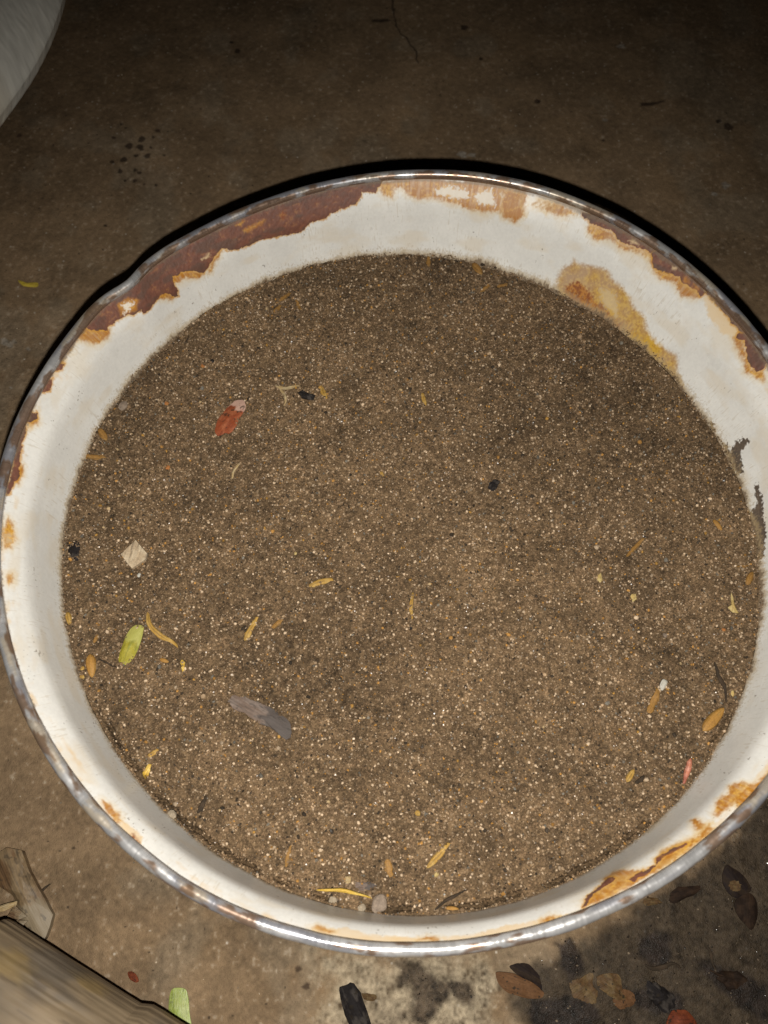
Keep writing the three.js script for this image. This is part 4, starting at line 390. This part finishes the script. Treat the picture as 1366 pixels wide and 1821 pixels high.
// a solid flat piece from its outline: domed top, real thickness, uv along its long axis
function slabGeo(P, { th = 0.0006, dome = 0.0008, smooth = true, crinkle = 0.0004, curl = 0, ground = null, seed = 1, rag = 0 }) {
  const [cx, cz] = mid(P); let sxx = 0, szz = 0, sxz = 0; for (const [x, z] of P) { sxx += (x - cx) ** 2; szz += (z - cz) ** 2; sxz += (x - cx) * (z - cz); }
  const an = 0.5 * Math.atan2(2 * sxz, sxx - szz), ca = Math.cos(an), sa = Math.sin(an);
  const N = smooth ? 56 : Math.max(40, P.length * 4), K = 8; let out = [];
  if (smooth) out = new THREE.CatmullRomCurve3(P.map(([x, z]) => new THREE.Vector3(x, 0, z)), true, 'centripetal').getSpacedPoints(N).slice(0, N).map(v => [v.x, v.z]);
  else { const per = P.map((p, i) => Math.hypot(P[(i + 1) % P.length][0] - p[0], P[(i + 1) % P.length][1] - p[1])), tot = per.reduce((a, b) => a + b); P.forEach((p, i) => { const q = P[(i + 1) % P.length], n = Math.max(1, Math.round(N * per[i] / tot)); for (let k = 0; k < n; k++) out.push([mix(p[0], q[0], k / n), mix(p[1], q[1], k / n)]); }); }
  if (rag) out = out.map(([x, z], i) => { const k = 1 + rag * (fbm(i * 0.35, seed, 3, 331) - 0.5); return [cx + (x - cx) * k, cz + (z - cz) * k]; });
  const n = out.length, L = out.map(([x, z]) => [(x - cx) * ca + (z - cz) * sa, -(x - cx) * sa + (z - cz) * ca]), b = boxOf(L, 0), w = b[2] - b[0], hgt = b[3] - b[1];
  const gy = ground ? (x, z) => ground(x, z) - ground(cx, cz) : () => 0;
  const P3 = [], UV = [], top = [], bot = [];
  const place = (f, i, up) => { const x = f * (out[i][0] - cx), z = f * (out[i][1] - cz), lu = (f * L[i][0] - b[0]) / w, lv = (f * L[i][1] - b[1]) / hgt;
    const q = (lu - 0.5) * 2, y = 0.35 * gy(cx + x, cz + z) + crinkle * (fbm((cx + x) / 0.004, (cz + z) / 0.004, 3, 340 + seed) - 0.5) + curl * q * q;
    P3.push(x, y + (up ? th + dome * (1 - f * f) : 0), z); UV.push(lu, lv); return P3.length / 3 - 1; };
  for (const up of [1, 0]) { const rings = up ? top : bot; for (let k = 0; k < K; k++) { const f = 1 - k / K, r = []; for (let i = 0; i < n; i++) r.push(place(f, i, up)); rings.push(r); } rings.push([place(0, 0, up)]); }
  const idx = [], skin = (R, flip) => { const t = (a, b2, c) => flip ? idx.push(a, c, b2) : idx.push(a, b2, c); for (let k = 0; k < K; k++) for (let i = 0; i < n; i++) { const j = (i + 1) % n; if (k < K - 1) { t(R[k][i], R[k + 1][i], R[k][j]); t(R[k][j], R[k + 1][i], R[k + 1][j]); } else t(R[k][i], R[K][0], R[k][j]); } };
  let area = 0; for (let i = 0; i < n; i++) { const j = (i + 1) % n; area += out[i][0] * out[j][1] - out[j][0] * out[i][1]; }
  const ccw = area > 0; skin(top, ccw ? false : true); skin(bot, ccw ? true : false);
  const e0 = P3.length / 3; for (let i = 0; i < n; i++) for (const R of [top, bot]) { const s = R[0][i]; P3.push(P3[3 * s], P3[3 * s + 1], P3[3 * s + 2]); UV.push(UV[2 * s], UV[2 * s + 1]); }
  for (let i = 0; i < n; i++) { const j = (i + 1) % n, a = e0 + 2 * i, b2 = e0 + 2 * j; if (ccw) idx.push(a, b2, a + 1, b2, b2 + 1, a + 1); else idx.push(a, a + 1, b2, b2, a + 1, b2 + 1); }
  const g = new THREE.BufferGeometry(); g.setAttribute('position', new THREE.Float32BufferAttribute(P3, 3)); g.setAttribute('uv', new THREE.Float32BufferAttribute(UV, 2)); g.setIndex(idx); g.computeVertexNormals(); return g;
}
let slabSeed = 0;
function slab(name, Pmm, ground, lift, material, label, category, opts = {}, grp) {
  const P = mm(Pmm), [cx, cz] = mid(P), m = mesh(name, slabGeo(P, { ground, seed: ++slabSeed, ...opts }), material);
  m.position.set(cx, ground(cx, cz) + lift, cz); return tag(m, label, category, grp);
}
// a stalk that follows a path: flattened, ridged, tapered
function strawGeo(P, w, ground, { flat = 0.5, taper = 0.45, lift = 0, arch = 0, center }) {
  const c = new THREE.CatmullRomCurve3(P.map(([x, z]) => new THREE.Vector3(x, 0, z)), false, 'centripetal'), n = 22, k = 10, y0 = ground(center[0], center[1]);
  return gridGeo(k, n, (u, v) => {
    const vv = Math.min(0.999, Math.max(0.001, v)), p = c.getPointAt(vv), t = c.getTangentAt(vv), a = u * 2 * Math.PI, ca = Math.cos(a), sa = Math.sin(a);
    const skew = 0.16 * ca, q = v + skew, end = v === 0 || v === 1 ? 0.03 : Math.min(1, 0.45 + 3 * Math.min(v + 0.06 * (1 - ca), 1)) * sstep(1.15, 0.72, q) * (0.55 + 0.45 * sstep(-0.1, 0.18, q));
    const ww = w * end * (0.8 + 0.4 * vn(v * 7, w * 9000 + P[0][0] * 999, 351)), ox = ca * ww, oy = (Math.sign(sa) * Math.pow(Math.abs(sa), 1.5) + 0.25 * Math.cos(3 * a) * (sa > 0 ? 1 : 0)) * ww * flat;
    return [p.x - t.z * ox - center[0], ground(p.x, p.z) - y0 + lift + w * flat * 0.6 + oy + arch * Math.sin(v * Math.PI), p.z + t.x * ox - center[1], v, u];
  }, true);
}
function straw(name, key, ground, material, label, category, opts = {}, grp, set = D_straws) {
  const [Pm, w] = set[key], P = mm(Pm), c = P.length > 2 ? P[Math.floor(P.length / 2)] : mid(P), m = mesh(name, strawGeo(P, w / 1000, ground, { center: c, ...opts }), material);
  m.position.set(c[0], ground(c[0], c[1]) + (opts.rise ?? 0.0002), c[1]); return tag(m, label, category, grp);
}
function husk(key, material, label, grp = 'loose seed husks on the sand', wr = 0.2) {
  const [a, b] = mm(D_husks[key]), L = Math.hypot(b[0] - a[0], b[1] - a[1]), cx = (a[0] + b[0]) / 2, cz = (a[1] + b[1]) / 2;
  const g = gridGeo(36, 14, (u, v) => { const f = u * 2 * Math.PI, s = v * 2 - 1, r = wr * L * Math.pow(Math.max(0, 1 - s * s), 0.62) * (1 - 0.18 * s) * (1 + 0.11 * Math.pow(Math.abs(Math.cos(4 * f)), 0.7) - 0.06) * (1 + 0.12 * (vn(v * 5, L * 3000, 371) - 0.5)); return [s * L / 2, Math.sin(f) * r * 0.62, Math.cos(f) * r, v, u]; }, true);
  const m = mesh('seed_husk', g, material); m.position.set(cx, sandH(cx, cz) + wr * L * 0.45, cz); m.rotation.y = -Math.atan2(b[1] - a[1], b[0] - a[0]); return tag(m, label, 'husk', grp);
}
function pebble(name, key, material, label, category, flat = 0.6, grp) {
  const [[xm, zm], dmm] = D_pebs[key], x = xm / 1000, z = zm / 1000, r = dmm / 2000, sd = Math.round(xm * 7 + zm);
  const g = new THREE.IcosahedronGeometry(1, 3), p = g.attributes.position;
  for (let i = 0; i < p.count; i++) { const a = p.getX(i), b = p.getY(i), c = p.getZ(i), k = r * (0.72 + 0.34 * fbm(a * 1.3 + sd, b * 1.3 + c * 1.1, 3, 361) + 0.3 * fbm(c * 1.6 - sd, a * 1.4 + b, 3, 362)); p.setXYZ(i, a * k * 1.12, b * k * flat, c * k * 0.95); }
  g.computeVertexNormals(); const m = mesh(name, g, material); m.position.set(x, sandH(x, z) + r * flat * 0.55, z); m.rotation.y = sd; return tag(m, label, category, grp);
}
const onSand = sandH, SL = 0.0002;
slab('fallen_leaf', D_sand.red_leaf, onSand, SL, M.redLeaf, 'small reddish-brown leaf with a pale tip lying on the sand', 'leaf', { th: 0.0005, dome: 0.0012, rag: 0.12 });
{
  const g = slab('leaflet', D_sand.green_leaf, onSand, SL, M.greenLeaf, 'oval yellow-green leaflet lying on the sand near the left wall', 'leaf', { th: 0.0005, dome: 0.0014, crinkle: 0.0002 });
}
slab('wood_chip', D_sand.wood_chip, onSand, 0.0002, M.chip, 'square pale wood chip on the sand at left', 'wood chip', { th: 0.0022, dome: 0.0002, smooth: false, crinkle: 0.0003, rag: 0.06 });
slab('bark_sliver', D_sand.bark, onSand, -0.0003, M.bark, 'long grey bark sliver, pale at one end and charred at the other', 'bark', { th: 0.0012, dome: 0.0009, smooth: false, rag: 0.22, crinkle: 0.0012 });
slab('charcoal_bit', D_sand.char1, onSand, 0.0002, M.char, 'black charcoal crumb beside the forked tan twig', 'charcoal', { th: 0.001, dome: 0.0012, smooth: false, rag: 0.3 });
slab('charcoal_bit', D_sand.char_edge, onSand, -0.0007, M.char, 'black charcoal lump against the left wall of the basin', 'charcoal', { th: 0.0008, dome: 0.0014, rag: 0.4 });
slab('dry_flake', D_sand.cream_flake, onSand, 0.0004, M.cream, 'pointed cream-yellow plant flake near the right wall', 'flake', { th: 0.0004, dome: 0.0006, smooth: false, curl: 0.0008 });
slab('white_flake', D_sand.white_flake, onSand, 0.0008, M.white, 'tiny white flake at the tip of an orange straw', 'flake', { th: 0.0008, dome: 0.0008 });
slab('dark_flake', D_sand.dark_flake, onSand, 0.0002, M.char, 'dark flake lying right of the sand centre', 'flake', { th: 0.0006, dome: 0.0006, rag: 0.5 });
slab('husk_chip', D_sand.chipA, onSand, 0.0004, M.cream, 'small cream chip alone on the right half of sand', 'chip', { th: 0.0006, dome: 0.0006, smooth: false, rag: 0.3 });
slab('husk_chip', D_sand.chipB, onSand, 0.0004, M.cream, 'ragged cream chip below the brown straw at right', 'chip', { th: 0.0005, dome: 0.0005, smooth: false, rag: 0.6 });
slab('husk_chip', D_sand.chipC, onSand, 0.0004, M.strawPale, 'squarish tan chip above the bent golden straw', 'chip', { th: 0.0007, dome: 0.0004, smooth: false, rag: 0.25 });
slab('dark_flake', D_sand.grey_flake_bottom, onSand, 0.0001, M.bark, 'dull grey flake beside the bent golden straw', 'flake', { th: 0.0006, dome: 0.0006, rag: 0.5 });
{ // forked twig: two parts
  const P = mm(D_straws.forked_twig[0]), c = P[1], y = onSand(c[0], c[1]) + 0.0003, g = group('forked_twig', c[0], y, c[1]);
  mesh('stem', strawGeo(P, 0.0010, onSand, { center: c, flat: 0.6 }), M.strawPale, g); mesh('branch', strawGeo(mm(D_straws.forked_twig_b[0]), 0.0008, onSand, { center: c, flat: 0.6 }), M.strawPale, g);
  tag(g, 'forked pale tan twig on the upper left of the sand', 'twig');
}
const STR = 'straw fragments on the sand';
for (const [key, m, label, o] of [
  ['s_mid_a', M.straw, 'short amber straw right of the black charcoal crumb'], ['s_mid_b', M.strawPale, 'thin curved pale straw below the reddish leaf'],
  ['frayed', M.straw, 'frayed curved orange straw beside the yellow-green leaflet', { rise: 0.0006 }], ['s_e1', M.strawDark, 'brown straw sliver on the right half of sand'],
  ['s_e2', M.strawDark, 'wide orange straw with a white flake at its tip'], ['long_straw', M.strawGold, 'long bent golden straw near the bottom wall', { arch: 0.0015, rise: 0.0012, flat: 0.8 }],
  ['straw_b2', M.straw, 'slanted yellow straw near the bottom wall'], ['straw_b3', M.strawDark, 'upright stubby ochre straw near the bottom wall'],
  ['straw_b4', M.strawDark, 'thin faint straw left of the bent golden straw'], ['straw_l1', M.strawGold, 'short yellow straw at the lower left of sand'],
  ['straw_l2', M.straw, 'tiny orange straw above the short yellow straw at lower left'], ['straw_c1', M.straw, 'level yellow straw left of the sand centre'],
  ['straw_c2', M.straw, 'slanted yellow straw below the level one, left of centre'], ['straw_c3', M.strawDark, 'faint brown straw right of the slanted yellow one'],
  ['straw_t1', M.strawDark, 'slanted brown straw in the upper left of sand'], ['straw_t2', M.strawDark, 'lower of two slanted brown straws in upper left'],
  ['straw_t3', M.strawDark, 'steep brown straw right of the slanted pair, upper left'], ['straw_t5', M.strawDark, 'left of two brown straws near the top wall'],
  ['straw_t6', M.strawDark, 'right of two brown straws near the top wall'], ['straw_w', M.strawDark, 'brown straw poking at the left wall'],
  ['s_c4', M.straw, 'thin upright straw at the sand centre'], ['s_c5', M.straw, 'short steep straw above the sand centre'],
  ['s_e3', M.strawDark, 'hair-thin level straw at the right wall'], ['straw_s1', M.strawGold, 'tiny upright golden straw right of the yellow-green leaflet'], ['s_mid_c', M.straw, 'tiny slanted straw in the upper middle of sand'],
]) straw('straw', key, onSand, m, label, 'straw', { flat: 0.3, ...(o || {}) }, STR);
straw('splinter', 'splint', (x, z) => { const t = Math.atan2(z, x), over = Math.hypot(x, z) - (sandR(t) - 0.0025); return sandH(x, z) + Math.max(0, over) * 2.6; }, M.strawDark, 'brown splinter leaning on the top wall of basin', 'splinter', { flat: 0.5 });
straw('twig', 'twig_left', onSand, M.twig, 'thin black twig beside the orange husk at left', 'twig', { flat: 0.8 });
straw('twig', 'dark_se', onSand, M.twig, 'short dark twig next to a husk at lower right', 'twig', { flat: 0.7 });
straw('twig', 'dark_b', onSand, M.twig, 'dark curved twig by the bottom wall of basin', 'twig', { flat: 0.8, rise: 0.0006 });
straw('twig', 'dark_l', onSand, M.twig, 'dark stubby twig at the lower left of sand', 'twig', { flat: 0.7 });
straw('twig', 'dark_t', onSand, M.twig, 'black twig lying along the top wall of basin', 'twig', { flat: 0.8, rise: 0.0006 });
straw('twig', 'dark_e', onSand, M.twig, 'dark bent root along the right wall', 'twig', { flat: 0.8 });
straw('red_stalk', 'red_stick', onSand, M.redStick, 'short salmon-red stalk at the lower right wall', 'stalk', { flat: 0.7, rise: 0.0006 });
husk('husk_w', M.husk, 'orange seed husk standing out near the left wall below the yellow-green leaflet'); husk('husk_edge', M.straw, 'golden husk wedged against the left wall');
husk('husk_se', M.husk, 'largest amber husk, at the lower right wall', undefined, 0.17); husk('husk_ne', M.husk, 'ribbed tan husk near the right wall, highest on that side');
husk('husk_e', M.strawDark, 'brown husk wedged against the right wall'); husk('husk_s2', M.straw, 'ochre husk beside a short dark twig at lower right');
husk('husk_b', M.husk, 'orange husk by the bottom wall under the dark twig'); husk('husk_t', M.strawDark, 'brown husk at the top wall beside a black twig');
husk('husk_nw', M.strawDark, 'brown husk at the upper left wall above a brown straw'); husk('husk_w2', M.strawDark, 'small dull husk left of the yellow-green leaflet');
husk('husk_w3', M.husk, 'small orange husk right of the yellow-green leaflet'); husk('husk_s3', M.cream, 'tiny cream husk close to the lower right wall');
pebble('pebble', 'pebble_sw', M.stonePale, 'pale pebble against the lower left wall', 'pebble'); pebble('pebble', 'pebble_s', M.stone, 'largest pinkish pebble, at the bottom wall', 'pebble', 0.45);
pebble('pebble', 'pebble_nw', M.stone, 'flat brown pebble against the upper left wall', 'pebble', 0.4); pebble('pebble', 'pebble_e', M.stone, 'small round pebble on the right half of sand', 'pebble');
pebble('pebble', 'quartz1', M.white, 'small white pebble under the square wood chip', 'pebble');
pebble('mortar_flake', 'flake_s1', M.stonePale, 'pale mortar flake under the bent golden straw', 'flake', 0.35); pebble('mortar_flake', 'flake_s2', M.stonePale, 'smaller pale flake left of the pinkish pebble', 'flake', 0.35);
pebble('brick_crumb', 'crumb1', M.orange, 'orange brick crumb left of the reddish leaf', 'crumb'); pebble('brick_crumb', 'crumb2', M.orange, 'orange crumb below and left of the reddish leaf', 'crumb');
pebble('brick_crumb', 'crumb3', M.orange, 'orange crumb above the reddish leaf', 'crumb'); pebble('brick_crumb', 'crumb4', M.cream, 'cream crumb below the slanted yellow straw at bottom', 'crumb');
pebble('brick_crumb', 'crumb5', M.orange, 'orange crumb below the pointed cream flake at right', 'crumb'); pebble('brick_crumb', 'crumb6', M.cream, 'tiny cream crumb left of the sand centre', 'crumb');
pebble('brick_crumb', 'crumb7', M.straw, 'golden crumb between the orange husk and left wall', 'crumb'); pebble('brick_crumb', 'crumb8', M.straw, 'golden crumb just below the orange husk at left', 'crumb');
pebble('brick_crumb', 'crumb9', M.straw, 'ochre crumb above the slanted yellow straw at bottom', 'crumb'); pebble('charcoal_bit', 'dark1', M.char, 'tiny round charcoal crumb above the reddish leaf', 'charcoal'); pebble('charcoal_bit', 'dark2', M.char, 'tiny black crumb at the sand centre', 'charcoal');

// ---------- things on the floor ----------
const onFloor = floorY;
slab('petal', D_floor.yellow_bit, onFloor, 0.0002, M.yellowBit, 'small yellow leaf sliver on floor left of the basin', 'leaf', { th: 0.0004, dome: 0.0006 });
slab('petal', D_floor.red_bit, onFloor, 0.0002, M.rustLeaf, 'tiny red leaf scrap on floor below the basin', 'leaf', { th: 0.0006, dome: 0.0008 });
slab('leaflet', D_floor.green_leaf_floor, onFloor, 0.0003, M.limeLeaf, 'bright lime-green leaflet on floor at the bottom edge', 'leaf', { th: 0.0005, dome: 0.0008, crinkle: 0.0002 });
slab('bark_chunk', D_floor.black_bark, onFloor, 0.0001, M.char, 'black wet bark chunk on floor below the basin', 'bark', { th: 0.003, dome: 0.003, smooth: false, crinkle: 0.0016, rag: 0.14 });
slab('leaf_scrap', D_floor.tan_scrap, onFloor, 0.0002, M.tanLeaf, 'small tan leaf scrap touching the black bark chunk', 'leaf', { th: 0.0005, dome: 0.0006, rag: 0.3 });
slab('fallen_leaf', D_floor.black_leaf, onFloor, 0.0002, M.darkLeafSpot, 'black wet leaf tucked under the reddish-brown leaf on floor', 'leaf', { th: 0.0006, dome: 0.001, rag: 0.15 });
slab('fallen_leaf', D_floor.brown_leaf, onFloor, 0.0022, M.brownLeaf, 'reddish-brown pointed leaf on wet floor below the basin', 'leaf', { th: 0.0006, dome: 0.0007, crinkle: 0.0012, rag: 0.08 });
slab('fallen_leaf', D_floor.crumbly_leaf, onFloor, 0.0003, M.tanLeaf, 'crumbling tan leaf between the brown leaf and the curled tan one', 'leaf', { th: 0.0006, dome: 0.0007, rag: 0.5, crinkle: 0.002 });
slab('fallen_leaf', D_floor.tan_leaf, onFloor, 0.0006, M.tanLeaf, 'curled wet tan leaf with a white glint on dark floor', 'leaf', { th: 0.0006, dome: 0.0007, rag: 0.2, crinkle: 0.0022 });
slab('fallen_leaf', D_floor.orange_leaf, onFloor, 0.0004, M.brownLeaf, 'dull orange-brown leaf under the curled tan leaf', 'leaf', { th: 0.0005, dome: 0.0007, rag: 0.3, crinkle: 0.0022 });
slab('fallen_leaf', D_floor.red_leaf_floor, onFloor, 0.0006, M.rustLeaf, 'rust-red leaf cut by the bottom edge of the photo', 'leaf', { th: 0.0006, dome: 0.003, rag: 0.1 });
{
  const a = slab('fallen_leaf', D_floor.dark_leaf_up, onFloor, 0.0008, M.darkLeafSpot, 'dark leaf with a round tan spot right of the basin', 'leaf', { th: 0.0006, dome: 0.0014, crinkle: 0.0003 });
  const s = mesh('spot', slabGeo([0, 1, 2, 3, 4, 5, 6, 7].map(i => [0.0031 * Math.cos(i * 0.785), 0.0029 * Math.sin(i * 0.785)]), { th: 0.0002, dome: 0.0001, rag: 0.5, seed: 91 }), M.tanLeaf, a);
  s.position.set(-0.0012, 0.0021, 0.0022); s.userData.label = 'round tan spot';
}
slab('fallen_leaf', D_floor.dark_leaf_low, onFloor, 0.0004, M.darkLeaf, 'plain blackish-brown leaf touching the spotted dark leaf', 'leaf', { th: 0.0006, dome: 0.0014, crinkle: 0.0003 });
slab('leaf_scrap', D_floor.dark_scrap, onFloor, 0.0004, M.darkLeaf, 'torn dark brown leaf scrap near the lower right rim', 'leaf', { th: 0.0006, dome: 0.001, smooth: false, rag: 0.12 });
slab('leaf_scrap', D_floor.amber_scrap, onFloor, 0.0004, M.tanLeaf, 'amber leaf scrap half under the lower right rim', 'leaf', { th: 0.0005, dome: 0.0008, rag: 0.3 });
slab('mud_clump', D_floor.black_clump, onFloor, 0.0001, M.char, 'wet black clump above the rust-red leaf', 'clump', { th: 0.001, dome: 0.003, crinkle: 0.003, rag: 0.4 });
slab('mud_clump', D_floor.black_clump2, onFloor, 0.0001, M.darkLeaf, 'wet black clump at the right edge of the photo', 'clump', { th: 0.001, dome: 0.002, crinkle: 0.003, rag: 0.5 });
straw('twig', 'black_twig', onFloor, M.twig, 'crooked black twig on the wet floor', 'twig', { flat: 0.7 }, null, D_fstraws);
straw('twig', 'dark_curl', onFloor, M.twig, 'thin dark curled twig leading to the right clump', 'twig', { flat: 0.7 }, null, D_fstraws);
straw('twig', 'thread_tick', onFloor, M.twig, 'tiny dark hair-like twig beside the dry stalk', 'twig', { flat: 0.8 }, null, D_fstraws);

// dry stalk at the left edge
const stalkMat = mat(leafTex([0.16, 0.108, 0.055], [0.11, 0.06, 0.025], { streak: 0.9, tip: [0.19, 0.15, 0.095], tipAt: 0.6, spots: 0.5, seed: 311, size: 128 }), 0.6, fineBump);
{
  const P = mm(D_stem), [cx, cz] = mid(P), g = group('dry_stalk', cx, floorY(cx, cz) + 0.0002, cz);
  mesh('sheath', slabGeo(P, { th: 0.0045, dome: 0.003, smooth: false, crinkle: 0.0016, rag: 0.05, seed: 61 }), stalkMat, g);
  for (const [k, key] of [D_flap1, D_flap2, D_flap3].entries()) { const F = mm(key), [fx, fz] = mid(F), f = mesh('torn_flap', slabGeo(F, { th: 0.0008, dome: 0.0006, smooth: false, crinkle: 0.001, seed: 70 + k }), k === 2 ? M.strawPale : stalkMat, g); f.position.set(fx - cx, 0.0075, fz - cz); }
  tag(g, 'torn dry tan stalk lying on floor at the left edge', 'stalk');
}
// weathered log in the lower left corner
{
  const R = 0.030, dx = 0.887, dz = 0.462, e0 = [-0.2040, 0.1855];                      // edge line seen from above
  const ax = [e0[0] - dz * R, e0[1] + dx * R], LEN = 0.42;
  const wood = makeTex(1024, 256, (u, v, o) => {
    const x = u * 420, y = v * 188, s = fbm(x / 60, y / 2.2, 4, 401), n = fbm(x / 18, y / 10, 4, 402), k = 0.78 + 0.24 * (s - 0.5) + 0.6 * (n - 0.5);
    o[0] = 0.225 * k; o[1] = 0.165 * k; o[2] = 0.10 * k;
    mix3(o, [0.30 * k, 0.205 * k, 0.085 * k], sstep(0.5, 0.68, fbm(x / 30 + 4, y / 14, 4, 403)) * 0.8);
    mix3(o, [0.12 * k, 0.10 * k, 0.08 * k], sstep(0.46, 0.64, fbm(x / 40 + 14, y / 20 + 3, 4, 404)) * 0.7);
    mix3(o, [0.07, 0.05, 0.032], 0.5 * sstep(0.70, 0.80, fbm(x / 22, y / 2.4, 3, 405)));
  });
  const woodBump = makeTex(512, 256, (u, v, o) => { o[0] = o[1] = o[2] = fbm(u * 8, v * 70, 4, 406); }, { srgb: false });
  const lm = new THREE.MeshPhysicalMaterial({ map: wood, roughness: 0.62, bumpMap: woodBump, bumpScale: 0.0012 });
  const rad = (u, f, extra) => { const n = fbm(u * 9, Math.cos(f) * 1.2 + 4, 3, 411) - 0.5, m = fbm(u * 2.5, Math.sin(f) + 2, 2, 412) - 0.5; return R * (1 + 0.05 * n + 0.06 * m) + extra; };
  const g = group('log', ax[0], 0, ax[1]); g.rotation.y = -Math.atan2(dz, dx);
  const tube = (u0, u1, f0, f1, extra, nu, nf) => gridGeo(nu, nf, (u, v) => {
    const U = mix(u0, u1, u), f = mix(f0, f1, v), capL = U < 0.02 ? Math.sqrt(Math.max(0, 1 - Math.pow(1 - U / 0.02, 2))) : 1, r = rad(U, f, extra) * (0.25 + 0.75 * capL);
    return [U * LEN, R + Math.sin(f) * r, Math.cos(f) * r, U, f / 6.283];
  });
  mesh('trunk', tube(0, 1, 0, 2 * Math.PI, 0, 120, 48), lm, g);
  for (const s of [0, 1]) { const c = new THREE.CircleGeometry(R * (s ? 0.98 : 0.3), 24); const m = mesh('cut_end', c, M.chip, g); m.position.set(s ? LEN : 0.0004, R, 0); m.rotation.y = s ? Math.PI / 2 : -Math.PI / 2; }
  // a length of bark still on, with a broken edge
  const U0 = (0.0845) / LEN;
  const b = gridGeo(60, 20, (u, v) => { const f = mix(Math.PI * 0.62, Math.PI * 1.32, v), U = mix(U0 + 0.012 * (fbm(v * 9, 1, 3, 421) - 0.5), 0.96, u), r = rad(U, f, 0.0022 * sstep(0, 0.12, Math.min(v, 1 - v)) * sstep(-0.001, 0.02, u)); return [U * LEN, R + Math.sin(f) * r, Math.cos(f) * r, U, f / 6.283]; });
  mesh('bark', b, lm, g);
  tag(g, 'weathered brown log filling the lower left corner', 'log');
}
// pale object of guessed form, domed and raised to catch more flash; only its edge reaches into the upper left corner
{
  const A = D_slab.map(([x, z]) => [x / 1000, z / 1000]), [p, q, r] = [A[0], A[1], A[3]], H = 0.10;
  const d = 2 * (p[0] * (q[1] - r[1]) + q[0] * (r[1] - p[1]) + r[0] * (p[1] - q[1])), s = a => a[0] * a[0] + a[1] * a[1];
  const cx = (s(p) * (q[1] - r[1]) + s(q) * (r[1] - p[1]) + s(r) * (p[1] - q[1])) / d, cz = (s(p) * (r[0] - q[0]) + s(q) * (p[0] - r[0]) + s(r) * (q[0] - p[0])) / d, R = Math.hypot(p[0] - cx, p[1] - cz);
  const tex = makeTex(1024, 1024, (u, v, o) => { const x = u * 600, y = v * 600, n = fbm(x / 26, y / 26, 5, 431), f = fbm(x / 4, y / 4, 3, 432), k = 0.68 + 0.44 * n + 0.25 * (f - 0.5); o[0] = 0.76 * k; o[1] = 0.73 * k; o[2] = 0.65 * k; mix3(o, [0.62 * k, 0.54 * k, 0.41 * k], 0.6 * sstep(0.55, 0.7, fbm(x / 45 + 3, y / 45, 4, 433))); });
  const guessedDome = group('guessed_dome', cx, 0, cz), cement = new THREE.MeshStandardMaterial({ map: tex, roughness: 0.9, bumpMap: sandBump, bumpScale: 0.0005 });
  tag(guessedDome, 'pale grey object of guessed form in the upper left corner, domed and raised to catch the flash', 'slab', null, 'thing');
  const turn = (rows, n) => gridGeo(160, n, (u, v) => { const t = u * 2 * Math.PI, w = v * (rows.length - 1), k = Math.min(rows.length - 2, Math.floor(w)), f = w - k, r0 = mix(rows[k][0], rows[k + 1][0], f), r1 = r0 * (1 + 0.008 * (fbm(Math.cos(t) * 5 + 9, Math.sin(t) * 5, 3, 434) - 0.5)), x = Math.cos(t) * r1, z = Math.sin(t) * r1; return [x, mix(rows[k][1], rows[k + 1][1], f), z, x / 0.6, z / 0.6 + mix(rows[k][1], rows[k + 1][1], f)]; }, true);
  mesh('top', turn([[0.0005, H - 0.02], [R - 0.03, H - 0.02], [R - 0.012, H - 0.014], [R - 0.003, H - 0.005], [R - 0.001, H + 0.003], [R - 0.008, H + 0.015], [R - 0.03, H + 0.038], [R - 0.06, H + 0.062], [R - 0.10, H + 0.085], [R - 0.15, H + 0.1], [0.0005, H + 0.11]], 60), cement, guessedDome);
  mesh('foot', turn([[R * 0.62, 0.0005], [R * 0.6, 0.02], [R * 0.5, 0.035], [R * 0.5, 0.06], [R * 0.56, H - 0.0205]], 16), cement, guessedDome);
}
renderer.render(scene, camera);
